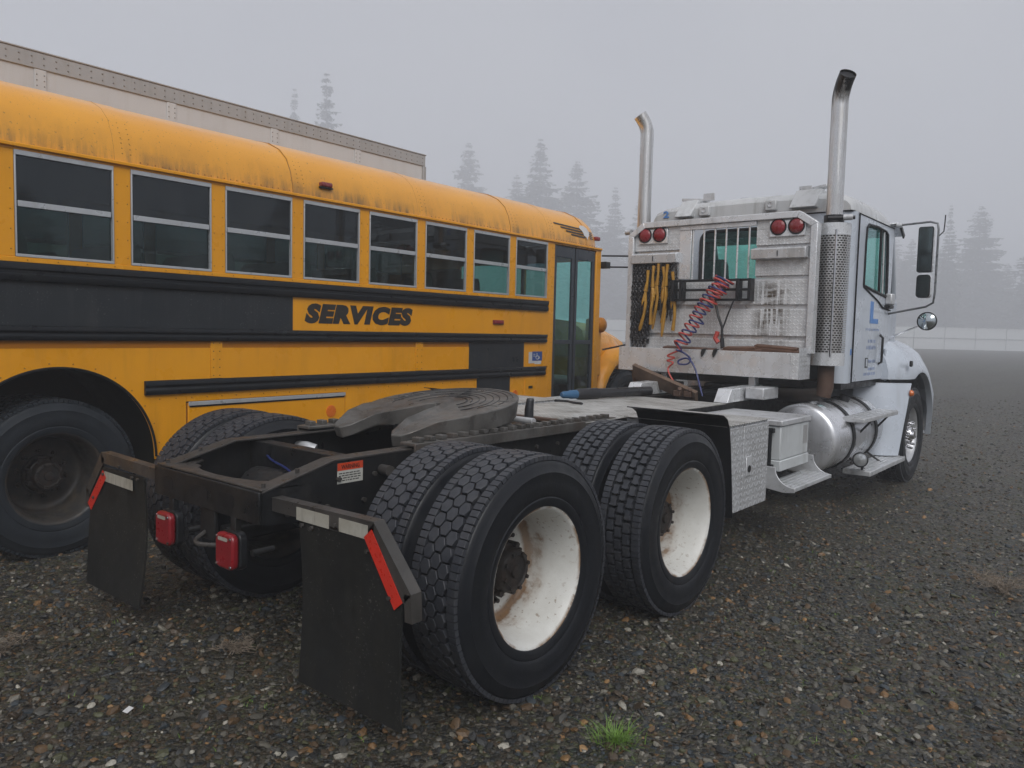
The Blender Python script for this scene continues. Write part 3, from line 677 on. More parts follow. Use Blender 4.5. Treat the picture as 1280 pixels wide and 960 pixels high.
# ---------------------------------------------------------------- school bus
BW, BF, BB = 2.44, 5.86, -3.45       # width, front and rear of the body (bus axes: side face x=0, forward +y)
ROOF = [(0, 2.565), (-.012, 2.66), (-.040, 2.76), (-.095, 2.86), (-.19, 2.945), (-.33, 3.01), (-.55, 3.06), (-.85, 3.092), (-1.22, 3.105)]
def roof_x(z):
    for (x0, z0), (x1, z1) in zip(ROOF[:-1], ROOF[1:]):
        if z0 <= z <= z1: return x0+(x1-x0)*(z-z0)/(z1-z0)
    return 0
def make_bus():
    root = empty('school_bus', (-2.2574, 0, 0), .0188)
    tag(root, 'old yellow school bus with black bands parked beside the truck', 'bus')
    full = ROOF + [(-BW-x, z) for x, z in ROOF[::-1][1:]]
    # roof skins between the lapped seams
    seams = [BB, -2.95, -1.55, -.15, 1.25, 2.65, 4.05, 4.75, 5.55]
    for i, (a, b) in enumerate(zip(seams[:-1], seams[1:])):
        lift = .0 if i % 2 else .004
        def off(p): return (p[0]+(lift if p[0] > -BW/2 else -lift)*(1 if p[1] < 3.0 else .3), p[1]+(lift if p[1] > 2.8 else 0))
        ys = [a-(.04 if lift and i else 0), b+(.09 if lift else 0)]
        MB().sheet([[(off(p)[0], y, off(p)[1]) for p in full] for y in ys]).build('roof_panel', M['roof'], root, solid=.003, angle=60)
    cap = []
    for y, s, dz in ((5.55, 1, 0), (5.68, .995, -.015), (5.78, .97, -.06), (5.85, .92, -.14), (5.885, .86, -.24)):
        cap.append([(-BW/2+(p[0]+BW/2)*s, y, max(2.565, 2.565+(p[1]-2.565)*(1+dz*1.6))) for p in full])
    MB().sheet(cap).build('roof_cap', M['roof'], root, angle=60)
    MB().prism([(x, z) for x, z in [(-BW/2+(p[0]+BW/2)*.86, 2.565+(p[1]-2.565)*(1-.24*1.6)) for p in full]], 'y', 5.875, 5.886).build('roof_front', M['roof'], root)
    for y in seams[1:]:
        MB().tube([(x+(.003 if x > -BW/2 else -.003), y-.045, z+(.004 if z > 2.8 else 0)) for x, z in full], .0035, 4).build('roof_seam', M['rivet_yellow'], root)
    # gutter
    box('gutter', M['yellow'], root, -.006, .022, BB, 5.85, 2.560, 2.584, .005)
    box('header', M['yellow'], root, -.03, .0, BB, BF, 2.545, 2.566, .002)
    # windows and pillars on both sides
    win = [(-.79+.7*k, -.79+.7*k+.588) for k in range(-3, 8)]
    def side(mir):
        X = (lambda x: x) if not mir else (lambda x: -BW-x)
        def bx(n, mt, x0, x1, *a, **k):
            p, q = sorted((X(x0), X(x1))); return box(n, M[mt], root, p, q, *a, **k)
        prev = BB
        for i, (a, b) in enumerate(win):
            bx('pillar', 'yellow', -.03, .0, prev, a, 1.905, 2.545, bevel=.003); prev = b
            z0, z1, zm = 1.905, 2.545, 2.226
            fr = MB()
            for (y0, y1, q0, q1) in ((a, b, z1-.03, z1), (a, b, z0, z0+.018), (a, a+.012, z0+.018, z1-.03), (b-.012, b, z0+.018, z1-.03)):
                p, q = sorted((X(-.024), X(.006))); fr.box(p, q, y0+.001, y1-.001, q0, q1)
            w = fr.build('window', M['alu'], root, .002)
            p, q = sorted((X(-.03), X(.003))); MB().box(p, q, a+.018, b-.018, zm-.018, zm+.018).build('sash_bar', M['alu'], w, .002)
            p, q = sorted((X(-.016), X(-.012))); MB().box(p, q, a+.012, b-.012, zm+.018, z1-.03).build('pane', M['bus_glass'], w)
            p, q = sorted((X(-.024), X(-.020))); MB().box(p, q, a+.012, b-.012, z0+.018, zm-.018).build('pane', M['bus_glass_low'], w)
        if not mir: bx('pillar', 'yellow', -.03, .0, prev, 4.845, 1.905, 2.545, bevel=.003)
        else: bx('pillar', 'yellow', -.03, .0, prev, BF, 1.905, 2.545, bevel=.003)
        bx('sill', 'yellow', -.03, .004, BB, 4.76, 1.872, 1.905, bevel=.004)
    side(False); side(True)
    E0 = 4.76       # panels end at the pillar before the door
    for (z0, z1, y0, y1) in ((1.755, 1.872, BB, 4.71), (1.395, 1.485, BB, 4.70), (1.018, 1.118, -.012, 4.69)):
        c = (z0+z1)/2; h = (z1-z0)/2
        prof = [(0, c-h), (.022, c-h), (.030, c-h*.75), (.030, c-h*.30), (.020, c-h*.12), (.020, c+h*.12), (.030, c+h*.30), (.030, c+h*.75), (.022, c+h), (0, c+h)]
        MB().prism(prof, 'y', y0, y1).build('rub_rail', M['rail'], root, .004)
    # band between the upper rails: painted over black behind, yellow with the lettering in front
    box('wall_panel', M['bus_black'], root, -.03, 0, BB, 1.21, 1.485, 1.755, .001)
    box('wall_panel', M['yellow'], root, -.03, 0, 1.212, E0, 1.485, 1.755, .001)
    text_on_x('lettering', 'SERVICES', M['letter'], root, .001, 1.325, 2.552, 1.545, 1.712, bold=.075, shear=.20, space=1.14)
    for y0, y1 in ((BB, .487), (.583, 2.60), (2.70, 3.366)):
        for a, b in (((BB, -1.2005), (.0705, .487)) if y0 == BB else ((y0, y1),)): box('wall_panel', M['yellow'], root, -.03, 0, a, b, 1.118, 1.345, .001)
        box('panel_lip', M['yellow_dark'], root, -.03, -.004, y0, y1, 1.3455, 1.395, .001)  # slightly recessed strip in a darker orange below the middle rail
    for y0, y1 in ((.488, .582), (2.601, 2.699)): box('seam_strip', M['yellow'], root, -.028, .004, y0, y1, 1.120, 1.394, .002)
    box('wall_panel', M['bus_black'], root, -.03, .001, 3.368, 4.295, 1.118, 1.395, .001)
    box('wall_panel', M['yellow'], root, -.03, 0, 4.297, E0, 1.118, 1.395, .001)
    # skirt with the wheel arch cut out
    def arc(c, z, r, a0, a1, n=26): return [(c+r*math.cos(a0+(a1-a0)*k/n), z+r*math.sin(a0+(a1-a0)*k/n)) for k in range(n+1)]
    zb = .56; c, zc, r = -.565, .585, .635
    aL, aR = c-r, c+r
    A = arc(c, zc, r, PI, 0, 44); zt = 1.345
    for mir in (False, True):
        X = (lambda x: x) if not mir else (lambda x: -BW-x)
        m = MB(); xs = sorted((X(-.030), X(.0012)))
        for k in range(len(A)-1):          # wall above the arch, stopping below the rail
            (y0, z0), (y1, z1) = A[k], A[k+1]
            m.add([(x, y, z) for x in xs for (y, z) in ((y0, z0), (y1, z1), (y1, zt), (y0, zt))], [(0, 1, 2, 3), (7, 6, 5, 4), (0, 4, 5, 1)])
        m.build('wheel_arch_panel', M['yellow'], root)
        lip = MB().tube([(X(.004), y, z) for y, z in A], .009, 6).build('wheel_arch_lip', M['rail'], root)
        rows = [(BB, aL-.001, zb, 1.1175), (aR+.001, .295, zb, 1.0175)] if not mir else [(BB, aL-.001, zb, 1.1175), (aR+.001, BF, zb, 1.1175)]
        for y0, y1, z0, z1 in rows: box('wall_panel', M['yellow'], root, *sorted((X(-.03), X(0))), y0, y1, z0, z1, .001)
        if mir: box('wall_panel', M['yellow'], root, *sorted((X(-.03), X(0))), BB, BF, 1.1185, 1.872, .001)
    box('wall_panel', M['yellow'], root, -.03, -.001, aR+.001, .29, 1.0178, 1.1178, .001)
    # skirt pieces before the door
    d = box('luggage_door', M['yellow'], root, -.03, .003, .31, 1.75, zb, .945, .004)
    box('door_rail', M['alu'], d, .0032, .014, .31, 1.75, .925, .955, .003); box('door_gap', M['rail'], d, .0031, .0085, .32, 1.74, .914, .9245, .001)
    MB().lathe([(0, .052), (.006, .05), (.008, 0)], 20, 'x', (.003, 1.60, .80)).build('reflector', M['orange'], d)
    box('wall_panel', M['yellow'], root, -.03, 0, .296, 1.755, .957, 1.0175, .001)
    box('wall_panel', M['yellow'], root, -.03, 0, 1.757, 3.497, zb, 1.0175, .001); box('wall_panel', M['bus_black'], root, -.03, .001, 3.499, 4.055, zb, 1.0175, .001)
    box('wall_panel', M['yellow'], root, -.03, 0, 4.057, E0, zb, 1.0175, .001)
    h = box('fuel_flap', M['yellow'], root, .0, .007, 4.315, 4.575, .69, .995, .004); box('flap_latch', M['rail'], h, .007, .012, 4.385, 4.46, .87, .90, .002)
    MB().lathe([(0, .045), (.006, .043), (.008, 0)], 20, 'x', (0, 4.15, .82)).build('reflector', M['orange'], root)
    st = box('sticker', M['sticker_white'], root, .0, .0016, 4.385, 4.50, 1.155, 1.285, .0); box('sticker', M['sticker_blue'], root, .0, .0026, 4.45, 4.64, 1.185, 1.29, .0)
    box('sticker', M['sticker_white'], root, .0, .0012, 4.50, 4.625, 1.145, 1.183, .0)
    wm = MB()      # a white wheelchair-like mark on the blue square
    wm.tube([(.004, 4.545+.028*math.cos(a), 1.222+.022*math.sin(a)) for a in np.linspace(2.2, 6.6, 12)], .004, 5); wm.tube([(.004, 4.535, 1.272), (.004, 4.540, 1.238), (.004, 4.572, 1.236), (.004, 4.59, 1.208)], .005, 5); wm.box(.002, .005, 4.47, 4.505, 1.255, 1.262); wm.box(.002, .005, 4.47, 4.50, 1.235, 1.242)
    wm.build('symbol', M['sticker_white'], st)
    # rivets
    rv = MB()
    def riv(y, z, x=0.0, r=.006): rv.lathe([(0, r), (.0035, r*.7), (.0045, 0)], 5, 'x', (x, y, z))
    y = BB+.05
    while y < 5.8: riv(y, 2.600, roof_x(2.6)+.001, .0065); y += .052
    for s in seams[1:-1]:
        for k in range(9):
            z = 2.64+k*.035
            for dy in (.03, .085): riv(s+dy-.02, z, roof_x(z)+.004, .006)
    for a, b in win:
        for z in np.arange(1.95, 2.55, .12):
            for yy in (a-.022, b+.022): riv(yy, z, 0, .005)
    for z in np.arange(.62, 2.5, .11): riv(4.79, z, 0, .005); riv(4.825, z, 0, .005)
    for y0 in (.51, .56, 2.62, 2.68):
        for z in np.arange(1.14, 1.39, .06): riv(y0, z, .004, .006)
    for yy in np.arange(.1, 3.4, .12): riv(yy, .985, 0, .0055)
    for k in range(2, 43, 3): riv(c+(r+.03)*math.cos(PI*k/44), zc+(r+.03)*math.sin(PI*k/44), .001, .006)
    for yy in np.arange(BB+.1, 4.7, .175): riv(yy, 1.888, .004, .005)
    tag(rv.build('rivets', M['rivet_yellow'], root), None, kind='stuff')
    # emblem on the roof side
    em = MB()
    def strip(y0, y1, za, zb_, th=.003):
        em.sheet([[(roof_x(z)+th+(.006 if y0 > 4.7 else 0), y, z) for z in np.linspace(a, b, 3)] for y, a, b in ((y0, za[0], za[1]), (y1, zb_[0], zb_[1]))])
    for y0, y1, z, dz in ((4.87, 5.42, 2.795, -.012), (4.99, 5.44, 2.760, -.01), (5.09, 5.46, 2.725, -.008), (5.19, 5.49, 2.692, -.008)): strip(y0, y1, (z-.007, z+.009), (z-.009+dz, z+.009+dz))
    for z in (2.685, 2.71, 2.735, 2.76): strip(5.60, 5.665, (z-.008, z+.006), (z-.010, z+.004))
    em.build('emblem_stripes', M['letter'], root, solid=.002)
    em = MB(); pts = [(5.40, 2.80), (5.45, 2.835), (5.52, 2.835), (5.575, 2.81), (5.60, 2.765), (5.585, 2.72), (5.55, 2.69), (5.535, 2.655), (5.515, 2.69), (5.47, 2.705), (5.46, 2.74), (5.44, 2.765), (5.42, 2.78)]
    em.add([(roof_x(z)+.012, y, z) for y, z in pts], [tuple(range(len(pts)))])
    em.build('emblem', M['sticker_white'], root, solid=.002)
    for (y, z, x) in ((1.53, 2.695, roof_x(2.695)), ):
        l = MB().box(x-.01, x+.05, y-.055, y+.055, z-.018, z+.022).build('marker_lamp', M['lens_red_dark'], root, .012); MB().box(x-.02, x+.042, y-.065, y+.065, z-.03, z-.016).build('lamp_base', M['rail'], l, .004)
    l = box('marker_lamp', M['lens_red'], root, 0, .025, 3.745, 3.90, 1.592, 1.625, .006); box('lamp_base', M['lens_red_dark'], l, 0, .014, 3.735, 3.91, 1.585, 1.632, .004)
    l = box('marker_lamp', M['lens_red'], root, -.26, -.16, 5.87, 5.93, 2.665, 2.735, .015)
    l = box('marker_lamp', M['lens_red'], root, -.10, -.035, 5.80, 5.89, 2.685, 2.735, .015)
    # entrance door, two leaves
    for (a, b) in ((4.852, 5.285), (5.295, 5.735)):
        z0, z1 = .50, 2.535; dm = MB(); f = .055
        for (y0, y1, q0, q1) in ((a, a+f, z0, z1), (b-f, b, z0, z1), (a+f, b-f, z1-.13, z1), (a+f, b-f, z0, z0+.10), (a+f, b-f, 1.375, 1.425)): dm.box(-.045, -.012, y0, y1, q0, q1)
        d = dm.build('door', M['door_dark'], root, .004)
        MB().box(-.030, -.026, a+f, b-f, 1.425, z1-.13).build('pane', M['door_glass'], d); MB().box(-.030, -.026, a+f, b-f, z0+.10, 1.375).build('pane', M['bus_glass_low'], d)
    box('door_seal', M['rail'], root, -.04, -.006, 5.2855, 5.2945, .5, 2.535, .001)
    box('front_pillar', M['yellow'], root, -.05, .0, 5.745, BF, .56, 2.560, .008)
    box('door_pillar', M['yellow'], root, -.03, .001, E0+.001, 4.845, .56, 1.9045, .004)
    box('floor', M['interior'], root, -BW+.79, -.79, BB, 4.80, .90, .96, .002)
    for y0, y1 in ((BB, -1.26), (.12, 4.80)): box('floor', M['interior'], root, -.789, -.031, y0, y1, .90, .96, .002); box('floor', M['interior'], root, -BW+.031, -BW+.789, y0, y1, .90, .96, .002)
    box('step_well', M['interior'], root, -.85, -.05, 4.82, 5.75, .42, .48, .002)
    box('floor', M['interior'], root, -BW+.03, -.86, 4.801, BF, .90, .96, .002)
    box('rear_wall', M['yellow'], root, -BW, 0, BB-.03, BB, .56, 2.6, .01); MB().prism(full, 'y', BB-.025, BB-.001).build('rear_roof_wall', M['yellow'], root)
    box('ceiling', M['interior'], root, -BW+.05, -.05, BB, 5.5, 2.63, 2.65, .002)
    # windscreen end
    box('dash_wall', M['yellow'], root, -BW+.05, -.87, BF-.05, BF, .95, 1.72, .01); box('dash', M['black'], root, -BW+.1, -.9, 5.45, BF-.06, 1.35, 1.6, .02)
    for x0, x1 in ((-.06, -.0), (-1.25, -1.19), (-BW, -BW+.06)):
        if x0 < -.1: box('front_pillar', M['yellow'], root, x0, x1, BF-.05, BF-.002, 1.721, 2.56, .006)
    box('front_header', M['yellow'], root, -BW+.06, -.05, BF-.05, BF-.003, 2.43, 2.562, .006)
    g = MB(); g.box(-1.18, -.055, BF-.03, BF-.024, 1.2, 2.43); g.box(-BW+.07, -1.26, BF-.03, BF-.024, 1.725, 2.43); g.build('windscreen', M['door_glass'], root)
    # seats
    s0 = MB(); s0.prism([(0, 1.36), (.36, 1.36), (.40, 1.42), (.40, 1.46), (.10, 1.47), (.05, 2.0), (.03, 2.06), (-.03, 2.06), (-.07, 2.0), (-.06, 1.45)], 'x', -.98, -.10)
    s0.box(-.9, -.86, .05, .3, .96, 1.36); seat = s0.mesh('seat', M['seat'])
    for k in range(10):
        for x in (0, -1.36): place('seat', seat, root, (x, -2.9+k*.72+ (0 if x else .0), 0))
    dr = MB(); dr.box(-2.05, -1.5, 4.75, 4.9, 1.4, 2.3); dr.box(-2.05, -1.5, 4.9, 5.3, 1.38, 1.5); dr.box(-1.9, -1.7, 4.9, 5.1, .96, 1.38); dr.build('driver_seat', M['seat'], root, .04)
    # nose: hood, fender, lamp
    hd = []
    for y, hw, z1, z0 in ((BF, 1.02, 1.70, .95), (6.2, 1.0, 1.68, .95), (6.7, .94, 1.60, .95), (7.15, .86, 1.50, .95), (7.32, .78, 1.38, .95), (7.36, .72, 1.2, .95)):
        hd.append([(-BW/2+s*hw*a, y, z0+(z1-z0)*b) for s, a, b in ((1, 1, 0), (1, 1, .55), (1, .94, .80), (1, .78, .95), (1, .4, 1), (-1, .4, 1), (-1, .78, .95), (-1, .94, .8), (-1, 1, .55), (-1, 1, 0))])
    MB().rings(hd, True, True, True).build('hood', M['yellow'], root, angle=60)
    for s in (1, -1):
        fe = []
        cyy, cz, rr = 6.72, .51, .66
        for k in range(15):
            a = PI*1.0-(PI*1.05)*k/14
            y, z = cyy+rr*1.1*math.cos(a), cz+rr*math.sin(a)*1.10
            fe.append([(-BW/2+s*q[0], y+q[2]*math.cos(a), z+q[1]+q[2]*math.sin(a)) for q in ((.70, .05, .05), (1.02, .05, .05), (1.14, .02, .03), (1.19, 0, 0), (1.19, -.0, -.05))])
        MB().sheet(fe).build('fender', M['yellow'], root, solid=.006, angle=60)
        put_wheel(root, -BW/2+s*1.03, 6.72, .505, s, 'bus_steer')
        put_wheel(root, -BW/2+s*(BW/2-.155), -.565, .505, s, 'bus_outer', .4); put_wheel(root, -BW/2+s*(BW/2-.485), -.565, .505, s, 'bus_inner')
    MB().lathe([(0, .10), (.04, .095), (.065, .07), (.075, 0)], 24, 'x', (-.06, 5.97, 1.62)).build('turn_lamp', M['yellow_dark'], root)
    box('cowl', M['yellow'], root, -.22, -.052, BF+.001, 6.02, .95, 1.70, .03); box('hood_latch', M['rail'], root, -.2, -.17, 6.02, 6.06, 1.28, 1.5, .006)
    box('bumper', M['black'], root, -BW+.05, -.05, 7.38, 7.5, .45, .75, .02); box('frame_beam', M['frame'], root, -1.65, -.79, BB+.2, 7.36, .62, .80, .01)
    MB().cyl((-.3, -.565, .505), (-BW+.3, -.565, .505), .09, 12).build('axle', M['frame'], root); MB().cyl((-.3, 6.72, .505), (-BW+.3, 6.72, .505), .06, 12).build('axle', M['frame'], root)
    for X in (1, -1):
        xx = lambda x: x if X > 0 else -BW-x
        wp = [(c+.66*math.cos(a), zc+.66*math.sin(a)) for a in np.linspace(-.25, PI+.25, 30)]
        MB().sheet([[(xx(x), y, z) for y, z in wp] for x in (-.031, -.78)]).add([(xx(-.78), y, z) for y, z in wp], [tuple(range(30))]).build('wheel_well', M['well'], root)
    # mirror bracket reaching out past the front corner
    mb = MB()
    mb.tube([(-.02, 5.90, 2.50), (.30, 6.10, 2.50), (.42, 6.42, 2.48), (.36, 6.62, 2.46)], .012, 6); mb.tube([(-.02, 5.92, 2.36), (.30, 6.10, 2.36), (.42, 6.42, 2.36), (.30, 6.66, 2.40)], .012, 6)
    mb.tube([(.30, 6.10, 2.36), (.30, 6.10, 2.50)], .010, 6); mb.tube([(.42, 6.42, 2.36), (.42, 6.42, 2.48)], .010, 6)
    mb.tube([(.42, 6.42, 2.42), (.455, 6.45, 2.2), (.46, 6.46, 1.8), (.40, 6.44, 1.45), (.1, 6.2, 1.35), (-.06, 6.05, 1.30)], .011, 6); mb.tube([(.36, 6.62, 2.44), (.42, 6.63, 2.2), (.43, 6.63, 1.7), (.40, 6.5, 1.42)], .008, 6)
    mb.box(-.05, .07, 5.87, 5.97, 2.34, 2.42)
    mb.build('mirror_bracket', M['black'], root)
make_bus()

# ---------------------------------------------------------------- truck tractor
def bent_sheet(poly2d, axis, a, b, mat, name, parent, th=.005, **k):
    """a sheet that follows poly2d (points in the other two axes), from a to b along axis"""
    def mk(p, t): return {'x': (t, p[0], p[1]), 'y': (p[0], t, p[1]), 'z': (p[0], p[1], t)}[axis]
    return MB().sheet([[mk(p, t) for p in poly2d] for t in (a, b)]).build(name, mat, parent, solid=th, **k)
def holed_wall(name, mat, parent, axis, pos, u0, u1, v0, v1, holes_poly, n_th=.03, bevel=0):
    """flat wall across axis at pos (thickness n_th inwards, pos is a pair) with one polygonal hole (u,v list, ccw)"""
    outer = []
    for (u, v) in holes_poly:       # push each hole point out to the border for a ring of quads
        cu = (min(p[0] for p in holes_poly)+max(p[0] for p in holes_poly))/2; cv = (min(p[1] for p in holes_poly)+max(p[1] for p in holes_poly))/2
        du, dv = u-cu, v-cv; ts = []
        if du > 1e-9: ts.append((u1-cu)/du)
        if du < -1e-9: ts.append((u0-cu)/du)
        if dv > 1e-9: ts.append((v1-cv)/dv)
        if dv < -1e-9: ts.append((v0-cv)/dv)
        k = min(ts); outer.append((cu+du*k, cv+dv*k))
    # insert the wall corners
    n = len(holes_poly); m = MB()
    def mk(p, t): return {'x': (t, p[0], p[1]), 'y': (p[0], t, p[1])}[axis]
    for t in pos:
        o = len(m.v); m.v += [mk(p, t) for p in holes_poly]+[mk(p, t) for p in outer]
        for i in range(n):
            j = (i+1) % n; f = [o+i, o+j, o+n+j, o+n+i]; a, b = outer[i], outer[j]
            if abs(a[0]-b[0]) > 1e-6 and abs(a[1]-b[1]) > 1e-6:      # the two end on different borders: add the corner
                cx = u1 if (abs(a[0]-u1) < 1e-6 or abs(b[0]-u1) < 1e-6) else u0; cz = v1 if (abs(a[1]-v1) < 1e-6 or abs(b[1]-v1) < 1e-6) else v0
                m.v.append(mk((cx, cz), t)); f = [o+i, o+j, o+n+j, len(m.v)-1, o+n+i]
            m.f.append(tuple(f))
    L = len(m.v)//2
    for i in range(n): m.f.append((i, (i+1) % n, L+(i+1) % n, L+i))
    return m.build(name, mat, parent)
def round_rect(u0, u1, v0, v1, r, n=5):
    out = []
    for cu, cv, a0 in ((u1-r, v1-r, 0), (u0+r, v1-r, PI/2), (u0+r, v0+r, PI), (u1-r, v0+r, 1.5*PI)):
        for k in range(n+1): a = a0+PI/2*k/n; out.append((cu+r*math.cos(a), cv+r*math.sin(a)))
    return out
def curve(pts, k=6):
    P = [Vector(p) for p in pts]; out = []
    for i in range(len(P)-1):
        a, b, c, d = P[max(i-1, 0)], P[i], P[i+1], P[min(i+2, len(P)-1)]
        for j in range(k):
            t = j/k; out.append(.5*((2*b)+(c-a)*t+(2*a-5*b+4*c-d)*t*t+(3*b-a-3*c+d)*t**3))
    return out+[P[-1]]
def make_truck():
    root = empty('semi_truck', (0, 0, 0)); tag(root, 'silver white day cab semi truck with bare fifth wheel and twin stacks', 'truck')
    # --- frame rails with the drop at the tail
    for s in (-1, 1):
        top = [(-.81, .858), (-.46, .947), (1.5, .957), (7.3, .957)]; bot = [(7.3, .70), (-.40, .68), (-.81, .735)]
        MB().prism(top+bot, 'x', *sorted((s*.43, s*.421))).build('frame_rail', M['frame'], root)
        f = MB()
        for (a, b), zz in zip(zip(top[:-1], top[1:]), (0, 0, 0)):
            f.add([(s*.432, a[0], a[1]+.001), (s*.345, a[0], a[1]+.001), (s*.345, b[0], b[1]+.001), (s*.432, b[0], b[1]+.001), (s*.432, a[0], a[1]+.010), (s*.345, a[0], a[1]+.010), (s*.345, b[0], b[1]+.010), (s*.432, b[0], b[1]+.010)], [(0, 1, 2, 3), (7, 6, 5, 4), (0, 4, 5, 1), (1, 5, 6, 2), (2, 6, 7, 3), (3, 7, 4, 0)])
        f.build('rail_flange', M['hanger'], root, .002)
        bl = MB()
        for y in np.arange(-.7, 3.5, .2):
            bl.cyl((s*.430, y, .76), (s*.445, y, .76), .011, 6)
            if y > -.5: bl.cyl((s*.430, y+.06, .87), (s*.445, y+.06, .87), .011, 6)
        for y in (-.78, -.62): bl.cyl((s*.39, y, .86+(y+.81)*.25), (s*.39, y, .885+(y+.81)*.25), .010, 6)
        tag(bl.build('frame_bolts', M['hanger'], root), None, kind='stuff')
    # tail crossmember, top flange with a curved cut
    holes = MB()
    box('tail_crossmember', M['frame'], root, -.43, .43, -.826, -.812, .735, .866, .004)
    fl = [(-.43, -.815), (.43, -.815), (.43, -.64), (.33, -.66), (.25, -.72), (.12, -.757), (0, -.765), (-.12, -.757), (-.20, -.735), (-.235, -.70), (-.30, -.695), (-.36, -.62), (-.43, -.60)]
    MB().prism(fl, 'z', .868, .876).build('tail_flange', M['hanger'], root, .002)
    for x, w, h in ((-.30, .045, .030), (-.03, .075, .030), (.19, .06, .030)):
        MB().prism(round_rect(x-w, x+w, .80-h, .80+h, .024), 'y', -.8275, -.8265).build('tail_hole', M['black'], root)
    for y, z0 in ((-.30, .72), (.66, .70), (1.5, .72), (2.6, .72), (3.6, .72), (5.2, .72)): box('crossmember', M['frame'], root, -.42, .42, y-.04, y+.04, z0, .94, .004)
    # warning decal on the rail
    d = box('warning_decal', M['decal_white'], root, .4305, .4325, -.445, -.305, .848, .938, 0); box('decal_header', M['decal_red'], d, .4310, .4332, -.445, -.305, .905, .938, 0)
    text_on_x('decal_word', 'WARNING', M['letter'], d, .4335, -.425, -.325, .911, .930, bold=.02, depth=.0002)
    ln = MB()
    for k in range(4):
        y = -.437
        while y < -.325:
            w = random.uniform(.006, .02); ln.box(.4326, .4330, y, min(y+w, -.318), .890-k*.0105, .8945-k*.0105); y += w+.004
    ln.build('decal_print', M['letter'], d)
    # tail lamps
    for x in (-.275, .24):
        l = MB().prism(round_rect(x-.066, x+.066, .528, .676, .03), 'y', -.868, -.835).build('tail_lamp', M['lens_red'], root, .010)
        MB().prism(round_rect(x-.071, x+.071, .523, .681, .034), 'y', -.835, -.80).build('lamp_body', M['black'], l, .006)
        MB().prism(round_rect(x-.04, x+.03, .645, .66, .006), 'y', -.8695, -.8675).build('lamp_reflector', M['tape_white'], l)
        sc = MB()
        for a in (-.052, .052):
            for z in (.545, .66): sc.cyl((x+a, -.868, z), (x+a, -.872, z), .006, 8)
        sc.build('lamp_screws', M['chrome'], l); box('lamp_bracket', M['frame'], l, x-.02, x+.02, -.826, -.80, .66, .74, .003)
        MB().cyl((x+.10, -.80, .60), (x+.10, -.70, .60), .014, 10).build('lamp_socket', M['frame'], l)
    box('tow_plate', M['frame'], root, -.04, .08, -.815, -.80, .60, .735, .004)
    MB().tube(curve([(.0, -.81, .63), (.01, -.86, .605), (.07, -.875, .60), (.16, -.83, .605)]), .010, 8).build('tow_hook', M['hanger'], root)
    # mud flap hangers
    for s, yy in ((1, -.765), (-1, -.80)):
        pts = [(.432, .835), (1.05, .845), (1.245, .630), (1.25, .535)]; hw = MB()
        for (a, b) in zip(pts[:-1], pts[1:]):
            dx, dz = b[0]-a[0], b[1]-a[1]; L = math.hypot(dx, dz); nx, nz = dz/L, -dx/L; th = .050
            if a[0] > 1.2: nx, nz = -1, 0; th = .035
            elif nz > 0: nx, nz = -nx, -nz
            q = [(s*a[0], a[1]), (s*b[0], b[1]), (s*(b[0]+nx*th), b[1]+nz*th), (s*(a[0]+nx*th), a[1]+nz*th)]
            hw.prism(q if s > 0 else q[::-1], 'y', yy-.003, yy+.004)
            hw.add([(s*a[0], yy-.004, a[1]), (s*b[0], yy-.004, b[1]), (s*b[0], yy+.045, b[1]), (s*a[0], yy+.045, a[1]), (s*a[0], yy-.004, a[1]+.006), (s*b[0], yy-.004, b[1]+.006), (s*b[0], yy+.045, b[1]+.006), (s*a[0], yy+.045, a[1]+.006)], [(0, 1, 2, 3), (7, 6, 5, 4), (0, 4, 5, 1), (1, 5, 6, 2), (2, 6, 7, 3), (3, 7, 4, 0)])
        h = hw.build('flap_hanger', M['hanger'], root, .003)
        def tape(x0, x1, z0, z1, m, dz=0):
            q = [(s*x0, z0), (s*x1, z0+dz), (s*x1, z1+dz), (s*x0, z1)]
            MB().prism(q if s > 0 else q[::-1], 'y', yy-.0055, yy-.0032).build('reflective_tape', m, h)
        if s > 0: tape(.60, .80, .780, .830, M['tape_white']); tape(.86, 1.02, .782, .832, M['tape_white'])
        else: tape(.70, 1.01, .700, .752, M['tape_white'], .004)
        a, b = (1.042, .822), (1.205, .598)
        if s < 0: a, b = (1.03, .758), (1.215, .560)
        nx, nz = -.040, -.034
        q = [(s*a[0], a[1]), (s*b[0], b[1]), (s*(b[0]+nx), b[1]+nz), (s*(a[0]+nx), a[1]+nz)]
        MB().prism(q if s > 0 else q[::-1], 'y', yy-.0065, yy-.0040).build('reflective_tape', M['tape_red'], h)
        bo = MB()
        for x, z in ((.64, .765), (.70, .765), (.84, .80), (1.02, .74), (1.14, .60)): bo.cyl((s*x, yy-.003, z), (s*x, yy-.014, z), .008, 6)
        bo.build('hanger_bolts', M['hanger'], h)
        # the rubber flap, a little bowed
        g = []
        x0, x1 = .605, 1.195
        for i in range(9):
            f = i/8; z = (.775 if True else 0)-(.775-.135)*f; row = []
            for j in range(9):
                u = j/8; x = x0+(x1-x0)*u
                zt = .775 if x < 1.05 else .775-(x-1.05)*1.12
                zz = zt-(zt-.135)*f
                row.append((s*x, yy+.008+(.018*math.sin(f*PI)*math.cos(u*2.1)) - (.03*f*f if s < 0 else .0), zz))
            g.append(row)
        MB().sheet(g).build('mud_flap', M['flap'], root, solid=.010)
    # --- wheels, axles
    spins = {(0, 1): .3, (1.32, 1): 1.9}
